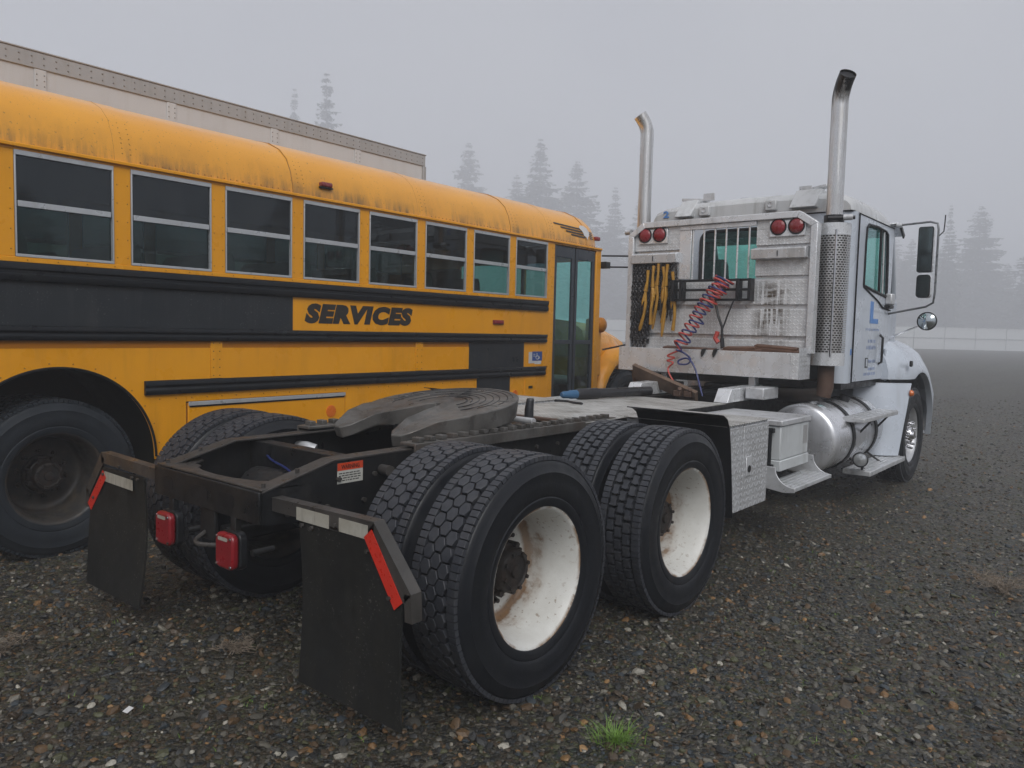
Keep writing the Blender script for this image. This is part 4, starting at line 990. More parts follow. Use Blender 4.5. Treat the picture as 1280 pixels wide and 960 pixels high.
    for y in (0, 1.32):
        for s in (1, -1):
            put_wheel(root, s*1.08, y, .505, s, 'outer', spins.get((y, s), .7)); put_wheel(root, s*.75, y, .505, s, 'inner', .45*y+.2)
        MB().lathe([(-.93, .075), (-.35, .085), (-.22, .15), (0, .205), (.22, .15), (.35, .085), (.93, .075)], 24, 'x', (0, y, .505)).build('axle', M['frame'], root)
        for s in (1, -1):
            MB().lathe([(0, .09), (.02, .11), (.09, .125), (.15, .125), (.2, .11), (.22, .09)], 20, 'z', (s*.47, y+.32, .52)).build('air_spring', M['black'], root)
            MB().lathe([(-.1, .03), (-.06, .08), (0, .085), (.03, .085), (.08, .075), (.1, .03)], 18, 'y', (s*.50, y-.30, .60)).build('brake_chamber', M['frame'], root)
            box('spring_arm', M['frame'], root, s*.47-.045, s*.47+.045, y-.45, y+.42, .42, .50, .01)
            MB().tube([(s*.455, y-.12, .74), (s*.53, y-.14, .78)], .022, 10).build('shock_absorber', M['rusty'], root)
    MB().cyl((.44, -.20, .885), (.52, -.22, .89), .024, 12).build('shock_stud', M['hanger'], root)
    MB().tube([(0, .15, .55), (0, 1.2, .56)], .05, 12).build('drive_shaft', M['frame'], root); MB().tube([(0, 1.4, .58), (0, 4.6, .72)], .055, 12).build('drive_shaft', M['frame'], root)
    MB().lathe([(-.25, .02), (-.22, .11), (0, .115), (.22, .11), (.25, .02)], 20, 'x', (.0, -.42, .73)).build('air_tank', M['frame'], root)
    MB().tube(curve([(-.40, -.28, .90), (-.2, -.36, .87), (.02, -.42, .86), (.2, -.50, .85), (.36, -.60, .80)]), .0055, 6).build('air_line', M['hose_blue'], root)
    MB().tube([(-.41, -.05, .88), (-.34, -.05, .885), (-.30, -.02, .87)], .028, 10).build('line_fitting', M['step'], root)
    # --- fifth wheel
    zt = 1.112
    cen = (0, .62); pl = []
    for k in range(25):
        a = R(-22)+R(224)*k/24; pl.append((.445*math.cos(a), cen[1]+.445*math.sin(a)))
    pl += [(-.425, .40), (-.36, .24), (-.29, .10), (-.265, .07), (-.205, .06), (-.165, .10), (-.12, .24), (-.07, .42), (-.045, .56), (-.02, .60), (.02, .60), (.045, .56), (.07, .42), (.12, .24), (.165, .10), (.205, .06), (.265, .07), (.29, .10), (.36, .24), (.425, .40)]
    n = len(pl); m = MB()
    def drop(y): return (cen[1]-y)*.13 + max(0, .24-y)*.26       # uncoupled, the plate hangs tail down, its two ramps dip further
    m.v = [(x, y, zt-drop(y)) for x, y in pl]+[(cen[0]+(x-cen[0])*.97, cen[1]+(y-cen[1])*.97, zt-.105-drop(y)+ (.045 if y < .25 else 0)) for x, y in pl]
    mid = [(x*.86, cen[1]+(y-cen[1])*.86, zt-drop(cen[1]+(y-cen[1])*.86)+.0) for x, y in pl]
    # top as a fan of quads between outline halves keeps the dip smooth
    m.f = [(i, (i+1) % n, n+(i+1) % n, n+i)[::-1] for i in range(n)]
    m.f.append(tuple(range(n))); m.f.append(tuple(range(n, 2*n))[::-1])
    fw = m.build('fifth_wheel', M['fifth'], root, .006, angle=30)
    gr = MB()
    for rr_, a0, a1 in ((.30, -25, 205), (.335, -10, 190), (.22, -20, 195), (.255, 10, 150), (.38, 5, 175), (.15, -10, 190), (.18, 20, 120), (.41, 40, 160)):
        gr.tube([(rr_*math.cos(R(a)), cen[1]+rr_*math.sin(R(a)), zt-drop(cen[1]+rr_*math.sin(R(a)))+.0003) for a in np.linspace(a0, a1, 30)], .0028, 4)
    gr.build('grease_groove', M['black'], fw)
    bp = MB()
    for x, y in ((.36, .66), (.33, .78), (-.36, .66), (-.33, .78)): bp.box(x-.035, x+.035, y-.012, y+.012, zt-drop(y)-.003, zt-drop(y)+.004)
    bp.build('plate_lugs', M['fifth'], fw, .003)
    for s in (1, -1):
        MB().prism([(.42, .975), (.86, .975), (.74, 1.04), (.54, 1.04)], 'x', *sorted((s*.30, s*.39))).build('plate_bracket', M['fifth'], fw, .006)
    box('lock_jaw', M['frame'], fw, -.10, .10, .62, .80, 1.01, 1.06, .01)
    # slide rails with slots
    for s in (1, -1):
        r_ = MB(); x0, x1 = sorted((s*.36, s*.46)); r_.box(x0, x1, -.02, 1.75, .9705, .985); xa, xb = sorted((s*.455, s*.468)); r_.box(xa, xb, -.02, 1.75, .93, .985)
        for k in range(22): r_.box(*sorted((s*.40, s*.452)), .02+k*.078, .055+k*.078, .985, 1.008)
        r_.build('slide_rail', M['fifth'], root, .003)
    box('slide_base', M['frame'], root, -.36, .36, .35, .95, .969, 1.0, .005)
    MB().tube([(.20, 1.18, .97), (.20, 1.18, 1.05), (.20, 1.19, 1.105)], [.030, .028, .024], 12).lathe([(0, .026), (.012, .020), (.016, 0)], 12, 'z', (.20, 1.19, 1.105)).build('air_coupling', M['pipe_black'], root)
    box('support_angle', M['rusty'], root, -.42, .42, 1.30, 1.35, .97, .99, .003)
    MB().cyl((-.36, 1.12, .99), (.30, 1.10, .99), .022, 10).build('release_bar', M['step'], root)
    # --- deck plates
    box('deck_plate', M['plate_xy'], root, -.47, .47, 1.40, 2.32, .972, .979, .002); box('deck_plate', M['plate_xy'], root, -.47, .47, 2.325, 3.42, .970, .977, .002)
    # --- fenders and tool boxes
    for s in (1, -1):
        prof = [(1.66, 1.070), (1.72, 1.062), (1.775, 1.035), (1.81, .98), (1.835, .88), (1.865, .70), (1.905, .425)]
        bent_sheet(prof, 'x', *sorted((s*.60, s*1.215)), M['black'], 'quarter_fender', root, .006)
        tb = MB().prism([(1.825, .985), (1.86, .80), (1.925, .44), (2.46, .44), (2.46, .985)], 'x', *sorted((s*.50, s*1.19))).build('tool_box', M['plate_yz'], root, .004)
        for y0, y1, top_l, bot_l in ((1.832, 2.045, 0, .10), (2.055, 2.455, 0, 0)):
            q = [(y0+bot_l, .447), (y1, .447), (y1, .972), (y0+.004, .972)]
            MB().prism(q, 'x', *sorted((s*1.1905, s*1.202))).build('box_door', M['plate_yz'], tb, .003)
        box('box_lid', M['plate_xy'], tb, *sorted((s*.495, s*1.205)), 1.80, 2.465, .987, .993, .002)
        la = box('box_latch', M['step'], tb, *sorted((s*1.203, s*1.209)), 2.10, 2.18, .655, .78, .004); MB().cyl((s*1.209, 2.14, .70), (s*1.214, 2.14, .70), .022, 14).build('latch_lock', M['black'], tb)
    # --- battery box with step (right), mirrored box on the left
    for s in (1, -1):
        X = lambda a, b: sorted((s*a, s*b))
        b = box('battery_box', M['grey_box'], root, *X(.47, 1.095), 2.97, 3.55, .640, .885, .008)
        box('box_lid', M['step'], b, *X(.47, 1.108), 2.955, 3.565, .887, .930, .008); box('box_base', M['grey_box'], b, *X(.47, 1.102), 2.962, 3.558, .56, .638, .006)
        box('box_label', M['decal_white'] if False else M['trailer_rail'], b, *X(1.0953, 1.0965), 3.43, 3.52, .72, .86, 0)
        if s > 0:
            sb = MB()
            for y in (2.90, 3.70):
                arcp = [(1.09, .60)]+[(1.235-.145*math.cos(a)*1.0, .60-.135*math.sin(a)) for a in np.linspace(.15, 1.4, 7)]+[(1.235, .465), (1.235, .435), (1.16, .425), (.80, .47), (.78, .60)]
                sb.prism([(x, z) for x, z in arcp], 'y', y, y+.012)
            sb.build('step_gusset', M['step'], b, .002)
            st = MB(); st.box(1.00, 1.235, 2.913, 3.699, .438, .468); st.build('step_tread', M['step'], b, .004)
            ri = MB()
            for k in range(5): ri.box(1.02+k*.042, 1.045+k*.042, 2.93, 3.685, .468, .475)
            ri.build('step_ribs', M['step'], b, .002)
            stp = MB().cyl((1.03, 2.93, .60), (1.03, 2.93, .86), .016, 10); stp.box(1.0, 1.06, 2.91, 2.95, .84, .872); stp.box(1.0, 1.06, 2.91, 2.95, .585, .61); stp.build('hold_down', M['black'], b)
    # --- fuel tanks, straps, steps
    for s in (1, -1):
        xc, zc, r_ = s*.79, .64, .31
        pr = [(4.25+.0, 0), (4.245, .2), (4.25, .27), (4.262, .298), (4.285, .31), (5.70, .31), (5.73, .295), (5.745, .26), (5.75, 0)]
        t = MB().lathe([(a, b) for a, b in pr], 56, 'y', (xc, 0, zc)).build('fuel_tank', M['tank'], root, angle=40)
        for y in (4.70, 5.42):
            MB().lathe([(y, .322), (y+.07, .322), (y+.07, .311), (y, .311), (y, .322)], 48, 'y', (xc, 0, zc)).build('tank_strap', M['black'], t)
        MB().cyl((xc+s*.08, 5.15, zc+.29), (xc+s*.10, 5.15, zc+.345), .05, 18).build('filler_cap', M['hose_black'], t); MB().lathe([(zc+.30, .035), (zc+.335, .03), (zc+.34, 0)], 14, 'z', (xc+s*.03, 4.45, 0)).build('vent_cap', M['step'], t)
        for nm, x0, x1, y0, y1, z0, z1 in (('u', 1.02, 1.22, 4.60, 5.76, .792, .832), ('l', 1.00, 1.24, 4.80, 6.06, .300, .345)):
            m = MB(); m.box(*sorted((s*x0, s*x1)), y0, y1, z0, z1)
            p = m.build('cab_step', M['step'], root, .006); ri = MB()
            for k in range(4): ri.box(*sorted((s*(x0+.02+k*.048), s*(x0+.05+k*.048))), y0+.02, y1-.02, z1, z1+.006)
            ri.build('step_ribs', M['step'], p, .002)
            br = MB()
            for y in (4.95, 5.50):
                br.tube([(s*(x1-.03), y, z0), (s*(1.06 if nm == 'u' else .98), y, z0-.16 if nm == 'u' else .45)], .010, 6)
            br.build('step_bracket', M['black'], p)
    l = MB().lathe([(0, .02), (.01, .055), (.045, .066), (.06, .068), (.066, .060)], 24, 'y', (1.17, 4.73, .455)); l.v = [(x, 2*4.755-y, z) for x, y, z in l.v]; wl = l.build('work_lamp', M['black'], root)
    MB().lathe([(0, 0), (.004, .03), (.012, .058)], 24, 'y', (1.17, 4.712, .455)).build('lamp_glass', M['lens_clear'], wl); MB().tube([(1.17, 4.78, .44), (1.16, 4.84, .37), (1.15, 4.86, .34)], .012, 6).build('lamp_bracket', M['black'], wl)
    # --- splash panel behind the steer tyre
    for s in (1, -1):
        tp = [(.76, 5.86), (1.0, 5.92), (1.10, 5.985), (1.15, 6.05), (1.235, 6.16)]; bt = [(.76, 5.80), (1.0, 5.80), (1.08, 5.83), (1.13, 5.87), (1.195, 5.95)]
        g = [[(s*(a[0]+(b[0]-a[0])*f), a[1]+(b[1]-a[1])*f - .05*math.sin(f*PI)*(0 if f < .5 else 0), 1.085-(1.085-.36)*f) for a, b in zip(tp, bt)] for f in np.linspace(0, 1, 7)]
        sp = MB().sheet(g).build('splash_panel', M['cab'], root, solid=.006, angle=25)
        MB().lathe([(0, .034), (.012, .033), (.03, .024), (.036, 0)], 18, 'x', (1.235, 6.135, .985)).build('side_lamp', M['lens_amber'], sp) if s > 0 else None
    # --- steer wheels and front
    for s in (1, -1): put_wheel(root, s*1.04, 6.64, .505, s, 'steer', .1)
    MB().cyl((-.95, 6.64, .47), (.95, 6.64, .47), .06, 12).build('steer_axle', M['frame'], root)
    zf = lambda y: 1.51-.035*(y-6.0)-.55*max(0, (y-6.72)/.88)**2
    for s in (1, -1):
        g = []
        for y in [5.93, 5.96, 6.0, 6.06, 6.14, 6.24]+list(np.linspace(6.34, 7.62, 20)):
            t_ = zf(y); dy = y-6.64; ar = .505+math.sqrt(max(0, .68**2-dy*dy)) if abs(dy) < .68 else 0
            lo = max(ar, 1.125 if y < 6.4 else .46); lo = min(lo, t_-.10); pinch = max(0, (y-7.3)/.32)*.14+.16*max(0, (6.24-y)/.31)**2.2
            g.append([(s*(x-pinch), y, z) for x, z in ((.70, t_+.06), (.92, t_+.035), (1.04, t_-.015), (1.13, t_-.085), (1.195, max(t_-.20, lo+.06)), (1.225, max(t_-.32, lo+.03)), (1.225, lo), (1.17, lo-.006))])
        cap = [p for p in g[0]]+[(s*.70, g[0][0][1], 1.12)]
        fe = MB().sheet(g).add(cap, [tuple(range(len(cap)))]).build('fender', M['cab'], root, solid=.006, angle=50)
        MB().lathe([(-.32, .64), (.30, .64)], 40, 'x', (s*.86, 6.64, .505)).build('wheel_well', M['black'], fe) if False else None
        MB().prism(round_rect(6.06, 6.13, 1.255, 1.315, .02), 'x', *sorted((s*1.226, s*1.246))).build('fender_lamp', M['black'], fe, .004)
    hd = []
    for y, hw, z1 in ((6.0, .86, 1.93), (6.5, .80, 1.86), (7.2, .72, 1.74), (7.7, .66, 1.62), (7.85, .60, 1.5)):
        hd.append([(sx*hw*a, y, .8+(z1-.8)*b) for sx, a, b in ((1, 1, 0), (1, 1, .7), (1, .93, .88), (1, .75, .97), (1, .3, 1), (-1, .3, 1), (-1, .75, .97), (-1, .93, .88), (-1, 1, .7), (-1, 1, 0))])
    MB().rings(hd, True, True, True).build('hood', M['cab'], root, angle=55)
    box('grille', M['chrome'], root, -.42, .42, 7.86, 7.89, .85, 1.45, .01); box('bumper', M['chrome'], root, -.98, .98, 7.66, 7.95, .38, .72, .05)
    for s in (1, -1): MB().lathe([(0, .09), (.05, .085), (.06, 0)], 20, 'y', (s*.95, 7.62, .98)).build('headlamp', M['lens_clear'], root)
    # --- cab shell
    YR, XS = 4.72, 1.0
    cab = M['cab']
    whole = round_rect(-.44, .44, 2.02, 2.55, .09)
    holed_wall('cab_rear_wall', cab, root, 'y', (YR, YR+.03), -.90, .90, 1.12, 2.66, whole)
    w = MB().tube([(x, YR-.006, z) for x, z in whole+whole[:1]], .016, 6).build('rear_window', M['black'], root); MB().box(-.45, .45, YR+.010, YR+.015, 2.01, 2.56).build('pane', M['cab_glass'], w)
    for s in (1, -1):
        X = lambda a, b: sorted((s*a, s*b))
        # rounded rear corner
        cr = [[(s*(.90+.10*math.sin(a)), YR+.10-.10*math.cos(a), z) for a in np.linspace(0, PI/2, 7)] for z in (1.12, 2.66)]
        MB().sheet(cr).build('cab_corner', cab, root, solid=.004, angle=60)
        box('cab_side', cab, root, *X(.96, XS), YR+.10, 4.895, 1.12, 2.66, .003)
        dm_hole = [(5.12, 2.02), (5.50, 1.985), (5.90, 1.955), (5.93, 2.0), (5.905, 2.30), (5.86, 2.56), (5.80, 2.585), (5.5, 2.595), (5.2, 2.585), (5.135, 2.55), (5.12, 2.4)]
        d = holed_wall('cab_door', cab, root, 'x', (s*(XS+.004), s*.97), 4.903, 6.10, 1.13, 2.645, dm_hole)
        MB().tube([(s*(XS+.006), y, z) for y, z in dm_hole+dm_hole[:1]], .014, 6).build('window_seal', M['black'], d); MB().box(*X(.984, .988), 5.11, 5.93, 1.95, 2.60).build('pane', M['cab_glass'], d)
        MB().tube([(s*(XS+.004), 5.66, 1.975), (s*(XS+.004), 5.63, 2.595)], .014, 6).build('vent_post', M['black'], d); MB().tube([(s*(XS+.004), 5.78, 1.97), (s*(XS+.002), 5.74, 2.595)], .010, 6).build('vent_post', M['step'], d)
        MB().tube([(s*(XS+.007), 4.899, 1.125), (s*(XS+.007), 4.899, 2.65), (s*(XS+.007), 6.10, 2.65)], .006, 5).build('door_gap', M['black'], d)
        MB().tube([(s*(XS+.009), 5.12, 2.01), (s*(XS+.009), 5.62, 1.90), (s*(XS+.012), 5.80, 1.84), (s*(XS+.012), 6.09, 1.82)], .008, 5).build('door_crease', M['black'], d)
        MB().tube([(s*(XS+.004), 5.77, 1.28), (s*(XS+.035), 5.77, 1.30), (s*(XS+.035), 5.775, 1.54), (s*(XS+.004), 5.775, 1.57)], .012, 8).build('grab_handle', M['black'], d)
        box('door_latch', M['black'], d, *X(XS+.004, XS+.008), 5.31, 5.40, 1.25, 1.345, .004); box('latch_flap', cab, d, *X(XS+.0081, XS+.011), 5.325, 5.375, 1.262, 1.335, .003)
        box('mirror_mount', M['step'], root, *X(XS-.0, XS+.07), 5.90, 6.02, 1.87, 1.985, .015); box('mount_base', M['black'], root, *X(XS-.0, XS+.06), 5.88, 6.03, 1.835, 1.869, .008)
        MB().box(*X(XS+.012, XS+.03), 5.96, 6.01, 1.10, 1.44, rot=Matrix.Rotation(.24, 3, 'X')).build('fender_edge', cab, root, .004); box('hinge', M['black'], root, *X(XS+.0, XS+.05), 6.03, 6.13, .92, 1.17, .02)
        box('cowl_side', cab, root, *X(.90, XS-.002), 6.104, 6.42, 1.13, 1.93, .02)
        MB().tube([(s*.975, 6.12, 2.64), (s*.955, 6.40, 1.95)], .03, 8).build('windscreen_post', cab, root)
    # door lettering (only the big letter can be made out)
    text_on_x('door_letter', 'L', M['letter_blue'], root, XS+.0045, 5.40, 5.68, 1.675, 1.885, bold=.04)
    pr = MB()
    for z, y0, y1, hh in ((1.605, 5.28, 5.74, .022), (1.490, 5.38, 5.64, .030), (1.425, 5.34, 5.64, .036), (1.295, 5.42, 5.66, .030), (1.225, 5.42, 5.66, .026), (1.175, 5.28, 5.66, .028)):
        y = y0
        while y < y1:
            k = random.uniform(.014, .030)
            for seg in range(random.choice((1, 2))): pr.box(XS+.0043, XS+.0053, y+seg*k*.55, y+seg*k*.55+k*.22, z, z+hh)
            if random.random() < .7: pr.box(XS+.0043, XS+.0053, y, y+k*.8, z+random.choice((0, .5, .8))*hh, z+random.choice((0, .5, .8))*hh+hh*.2)
            y += k+.010
    pr.build('door_print', M['letter_faint'], root)
    pr = MB(); pr.box(XS+.0005, XS+.0015, 5.0-.16, 5.0-.12, 1.375, 1.43); pr.box(XS+.0005, XS+.0016, 4.845, 4.885, 1.40, 1.41); pr.build('corner_decal', M['letter_blue'], root)
    # roof: loft with soft edges
    base = [(1.0, 2.66), (.992, 2.72), (.955, 2.785), (.87, 2.825), (.65, 2.85), (.3, 2.862), (0, 2.866)]
    prof = base+[(-x, z) for x, z in base[::-1][1:]]; sec = []
    for y, k, dz in ((4.70, .985, -.085), (4.725, .995, -.035), (4.78, 1, -.008), (4.9, 1, 0), (5.4, 1, .0), (5.8, .995, -.015), (6.0, .985, -.05), (6.12, .97, -.11), (6.15, .96, -.16)):
        sec.append([(x*k, y, 2.66+max(0, (z-2.66)*(1+dz*4.2))) for x, z in prof])
    MB().rings(sec, False).build('cab_roof', M['cab_roof'], root, angle=55)
    bk = MB(); bk.v = [p for p in sec[0]]; bk.f = [tuple(range(len(prof)))[::-1]]; bk.build('roof_back', M['cab_roof'], root)
    box('roof_gasket', M['black'], root, -.985, .985, 4.715, 6.1, 2.650, 2.659, .002)
    for x0, x1, s in ((-.70, -.52, 0), (.46, .70, 1)):
        b = MB().prism([(4.60, 2.70), (4.95, 2.70), (5.00, 2.88), (4.78, 2.885)], 'x', x0, x1).build('roof_bracket', M['cab_roof'], root, .012)
        box('bracket_plate', M['step'], b, x0+.22 if s == 0 else x0+.02, x1+.16 if s == 0 else x1-.10, 4.80, 4.815, 2.87, 2.945 if s == 0 else 2.925, .004)
        MB().box((x0+x1)/2-.16, (x0+x1)/2+.12, 4.90, 4.99, 2.895, 2.925, rot=Matrix.Rotation(.1 if s == 0 else -.15, 3, 'Y')).build('bracket_arm', M['step'], b, .005)
    for x in (-.40, .27):
        b = box('roof_box', M['cab_roof'], root, x-.055, x+.055, 4.66, 4.74, 2.70, 2.80, .012); MB().lathe([(0, .022), (.006, .018), (.008, 0)], 12, 'y', (x, 4.651, 2.755)).build('box_knob', M['step'], b)
    for x in (-.12, .58): MB().lathe([(2.845, .10), (2.875, .09), (2.895, .05), (2.90, 0)], 20, 'z', (x, 5.0, 0)).build('roof_light', M['lens_clear'], root)
    text_on_y('roof_number', '2', M['letter_blue'], root, 4.694, -.865, -.80, 2.715, 2.785, bold=.03)
    # windscreen, visor, interior
    MB().add([(-.93, 6.40, 1.95), (.93, 6.40, 1.95), (.93, 6.11, 2.64), (-.93, 6.11, 2.64)], [(0, 1, 2, 3)]).build('windscreen', M['cab_glass'], root)
    MB().prism([(6.08, 2.70), (6.14, 2.72), (6.30, 2.615), (6.28, 2.585)], 'x', -1.03, 1.045).build('sun_visor', M['white_alu'], root, .008)
    for s in (1, -1): MB().prism([(6.10, 2.69), (6.15, 2.70), (6.31, 2.60), (6.27, 2.565)], 'x', *sorted((s*1.046, s*1.062))).build('visor_end', M['black'], root, .004)
    box('cab_floor', M['frame'], root, -.96, .96, 4.76, 6.38, 1.06, 1.119, .004); box('dashboard', M['black'], root, -.92, .92, 5.98, 6.36, 1.5, 1.93, .04); box('firewall', M['frame'], root, -.9, .9, 6.37, 6.40, 1.06, 1.94, .004)
    for x in (-.5, .5):
        st = MB(); st.prism([(4.95, 1.45), (5.5, 1.48), (5.5, 1.60), (5.10, 1.62), (4.98, 2.25), (4.88, 2.30), (4.84, 2.22)], 'x', x-.25, x+.25); st.box(x-.2, x+.2, 5.0, 5.4, 1.12, 1.45); st.box(x-.13, x+.13, 4.84, 4.93, 2.28, 2.47); st.build('seat', M['seat'], root, .03)
    MB().tube([(-.5+.22*math.cos(a), 5.80+.09*math.sin(a), 1.93+.20*math.sin(a)) for a in np.linspace(0, 2*PI, 28)], .016, 8).tube([(-.5, 5.95, 1.80), (-.5, 5.80, 1.93)], .03, 8).tube([(-.72, 5.80, 1.93), (-.28, 5.80, 1.93)], .014, 6).build('steering_wheel', M['black'], root)
    # --- mirrors on the right door, simpler pair on the left
    for s in (1, -1):
        X = lambda x: s*x
        MB().tube([(X(1.00), 6.10, 2.675), (X(1.10), 6.10, 2.685), (X(1.33), 6.12, 2.70), (X(1.395), 6.12, 2.68), (X(1.405), 6.12, 2.62), (X(1.405), 6.12, 2.0), (X(1.395), 6.12, 1.90), (X(1.33), 6.12, 1.86), (X(1.00), 6.05, 1.785)], .0105, 8).build('mirror_arm', M['arm_grey'], root)
        def mir(nm, x0, x1, z0, z1, r_, back):
            pr_ = round_rect(x0, x1, z0, z1, r_)
            b = MB().prism([(X(a), z) for a, z in pr_][::s], 'y', 6.035, 6.035+back).build(nm, M['white_alu'], root, .012)
            MB().prism([(X(a), z) for a, z in round_rect(x0+.001, x1-.001, z0+.001, z1-.001, r_)][::s], 'y', 6.026, 6.034).build('mirror_rim', M['black'], b, .003); MB().prism([(X(a), z) for a, z in round_rect(x0+.010, x1-.010, z0+.010, z1-.010, r_*.8)][::s], 'y', 6.0235, 6.0255).build('mirror_glass', M['mirror_dark'], b)
        mir('mirror', 1.245, 1.385, 2.195, 2.645, .022, .06); mir('mirror', 1.250, 1.380, 1.945, 2.175, .035, .09)
        rm = MB().lathe([(0, .085), (.02, .075), (.045, .05), (.055, 0)], 28, 'y', (X(1.365), 6.05, 1.715)).build('convex_mirror', M['black'], root)
        MB().lathe([(.0, .092), (-.006, .092), (-.010, .088), (-.0101, .083)], 28, 'y', (X(1.365), 6.05, 1.715)).build('mirror_rim', M['black'], rm); MB().lathe([(-.035, 0), (-.033, .02), (-.026, .045), (-.012, .070), (-.006, .084)], 28, 'y', (X(1.365), 6.05, 1.715)).build('mirror_glass', M['mirror'], rm)
        MB().tube([(X(1.02), 6.14, 1.55), (X(1.34), 6.08, 1.69)], .009, 6).build('mirror_stay', M['chrome'], root)
        MB().tube([(X(1.405), 6.12, 2.55), (X(1.45), 6.13, 2.60), (X(1.455), 6.13, 2.68), (X(1.457), 6.13, 2.76)], .006, 6).build('antenna', M['black'], root)
        MB().lathe([(-.025, .022), (0, .028), (.025, .022)], 10, 'x', (X(1.05), 6.10, 2.68), True).build('arm_clamp', M['step'], root)
    # --- headboard
    hb = M['white_alu']; YH = 4.13; z0, z1 = 1.39, 2.59; A = .905
    out = [(A, z0), (A, 2.485), (A-.155, z1), (-A+.155, z1), (-A, 2.485), (-A, z0)]; inn = [(A-.055, z0), (A-.055, 2.455), (A-.175, z1-.055), (-A+.175, z1-.055), (-A+.055, 2.455), (-A+.055, z0)]
    fr = MB()
    for i in range(5):
        q = [out[i], out[i+1], inn[i+1], inn[i]]; fr.prism(q, 'y', YH-.035, YH+.06)
    h = fr.build('headboard_frame', hb, root, .005)
    zz = [1.20, 1.515, 1.785, 2.035]
    for a, b in zip(zz[:-1], zz[1:]): box('headboard_plank', M['plate_xz'], root, -.848, .848, YH+.0, YH+.016, a+.018, b-.018, .004)
    box('headboard_back', hb, root, -.85, .85, YH+.022, YH+.028, 1.20, 2.034, 0)
    for s in (1, -1):
        x0, x1 = (.37, .85) if s > 0 else (-.85, -.37)
        for a, b in ((2.035, 2.30), (2.30, 2.455)): box('headboard_plank', M['plate_xz'], root, x0, x1, YH+.0, YH+.016, a+.018, b-.018 if b < 2.4 else b, .004)
        box('headboard_back', hb, root, x0, x1, YH+.022, YH+.028, 2.036, 2.455, 0)
        q = [(x0, 2.455), (x1, 2.455), (s*.73, 2.535), (x0, 2.535)] if s > 0 else [(x0, 2.455), (x1, 2.455), (x1, 2.535), (-.73, 2.535)]
        MB().prism(q, 'y', YH+.0, YH+.016).build('headboard_plank', M['plate_xz'], root, .002)
        lp = box('lamp_plate', hb, root, *( (.49, .80) if s > 0 else (-.80, -.49)), YH-.020, YH-.002, 2.385, 2.52, .004)
        for x in ((.567, .722) if s > 0 else (-.732, -.577)):
            lm = M['lens_red'] if x < .6 else M['lens_red_dark']
            MB().lathe([(0, .0), (-.018, .0), (-.016, .03), (-.006, .058), (.0, .062)][1:], 28, 'y', (x, YH-.022, 2.467)).build('round_lamp', lm, lp); MB().lathe([(0, .062), (-.008, .064), (-.009, .070), (0, .073)], 28, 'y', (x, YH-.0205, 2.467)).build('lamp_grommet', M['black'], lp)
        sx = (.355, .83) if s > 0 else (-.845, -.365)
        sh = MB().prism([(YH-.002, 2.195), (YH-.075, 2.195), (YH-.085, 2.28), (YH-.002, 2.30)], 'x', *sx).build('chain_shelf', hb, root, .006)
        MB().cyl(((sx[0]+sx[1])/2, YH-.083, 2.215), ((sx[0]+sx[1])/2, YH-.086, 2.26), .004, 6).build('shelf_slot', M['black'], sh)
    box('window_header', hb, root, -.372, .368, YH-.01, YH+.02, 2.492, 2.534, .004); box('window_post', hb, root, -.371, -.25, YH-.006, YH+.02, 2.04, 2.4915, .004)
    for k in range(6):
        x = -.235+k*.108; MB().cyl((x, YH+.004, 2.04), (x, YH+.004, 2.4915), .0085, 8).build('window_bar', hb, root)
    # black hose rack
    rk = MB()
    for z in (1.845, 1.935, 2.02): rk.box(-.40, .375, YH-.075, YH-.060, z-.011, z+.011)
    for x in (-.385, -.30, .25, .36): rk.box(x-.014, x+.014, YH-.092, YH-.002, 1.835, 2.031)
    rk.build('hose_rack', M['black'], root, .003)
    # tray
    YT = 3.918; tr = MB(); tr.box(-.864, .864, YT, YT+.006, 1.176, 1.395); tr.box(-.864, .864, YT+.0065, YH+.05, 1.176, 1.184); tr.box(-.864, -.858, YT+.0065, YH-.036, 1.1845, 1.395)
    tr.build('headboard_tray', hb, root, .003); box('tray_end', M['plate_yz'], root, .8645, .871, YT-.002, YH+.05, 1.174, 1.44, .002); box('tray_end', M['plate_xz'], root, .80, .866, YT-.006, YT-.001, 1.176, 1.395, .001)
    # feet on the frame and wedges
    for s in (1, -1):
        MB().prism([(3.42, .98), (3.50, 1.09), (4.15, 1.10), (4.15, .98)], 'x', *sorted((s*.36, s*.48))).build('headboard_foot', hb, root, .004)
        box('headboard_leg', hb, root, *sorted((s*.40, s*.46)), 4.02, 4.10, 1.02, 1.175, .004)
    box('foot_block', M['step'], root, .50, .66, 3.72, 4.05, 1.0, 1.10, .01)
    box('engine_block', M['frame'], root, -.38, .38, 4.75, 6.3, .72, 1.05, .03); box('gearbox', M['frame'], root, -.25, .25, 4.2, 4.75, .66, 1.0, .03); box('air_dryer', M['black'], root, .50, .68, 3.66, 4.1, .66, .88, .02)
    # --- exhaust: mufflers with guards, stacks
    for s in (1, -1):
        x, y = s*.93, 4.42
        MB().lathe([(1.30, .09), (1.33, .115), (2.44, .115), (2.47, .09), (2.53, .066)], 28, 'z', (x, y, 0)).build('muffler', M['muffler'], root)
        m = MB(); n = 18; rr_ = .142; uv = []
        grid = []
        for z in (1.29, 1.40, 2.40, 2.50):
            grid.append([(x+s*rr_*math.cos(a), y+rr_*math.sin(a)*1.0, z) for a in np.linspace(R(-165), R(75), n)])
        me = MB().sheet(grid[1:3]); g = me.build('muffler_guard', M['perf'], root, angle=60)
        uvl = g.data.uv_layers.new(name='UVMap'); arc_l = rr_*R(240)
        for lp in g.data.loops:
            vi = lp.vertex_index; uvl.data[lp.index].uv = ((vi % n)/(n-1)*arc_l, 1.40 if vi < n else 2.40)
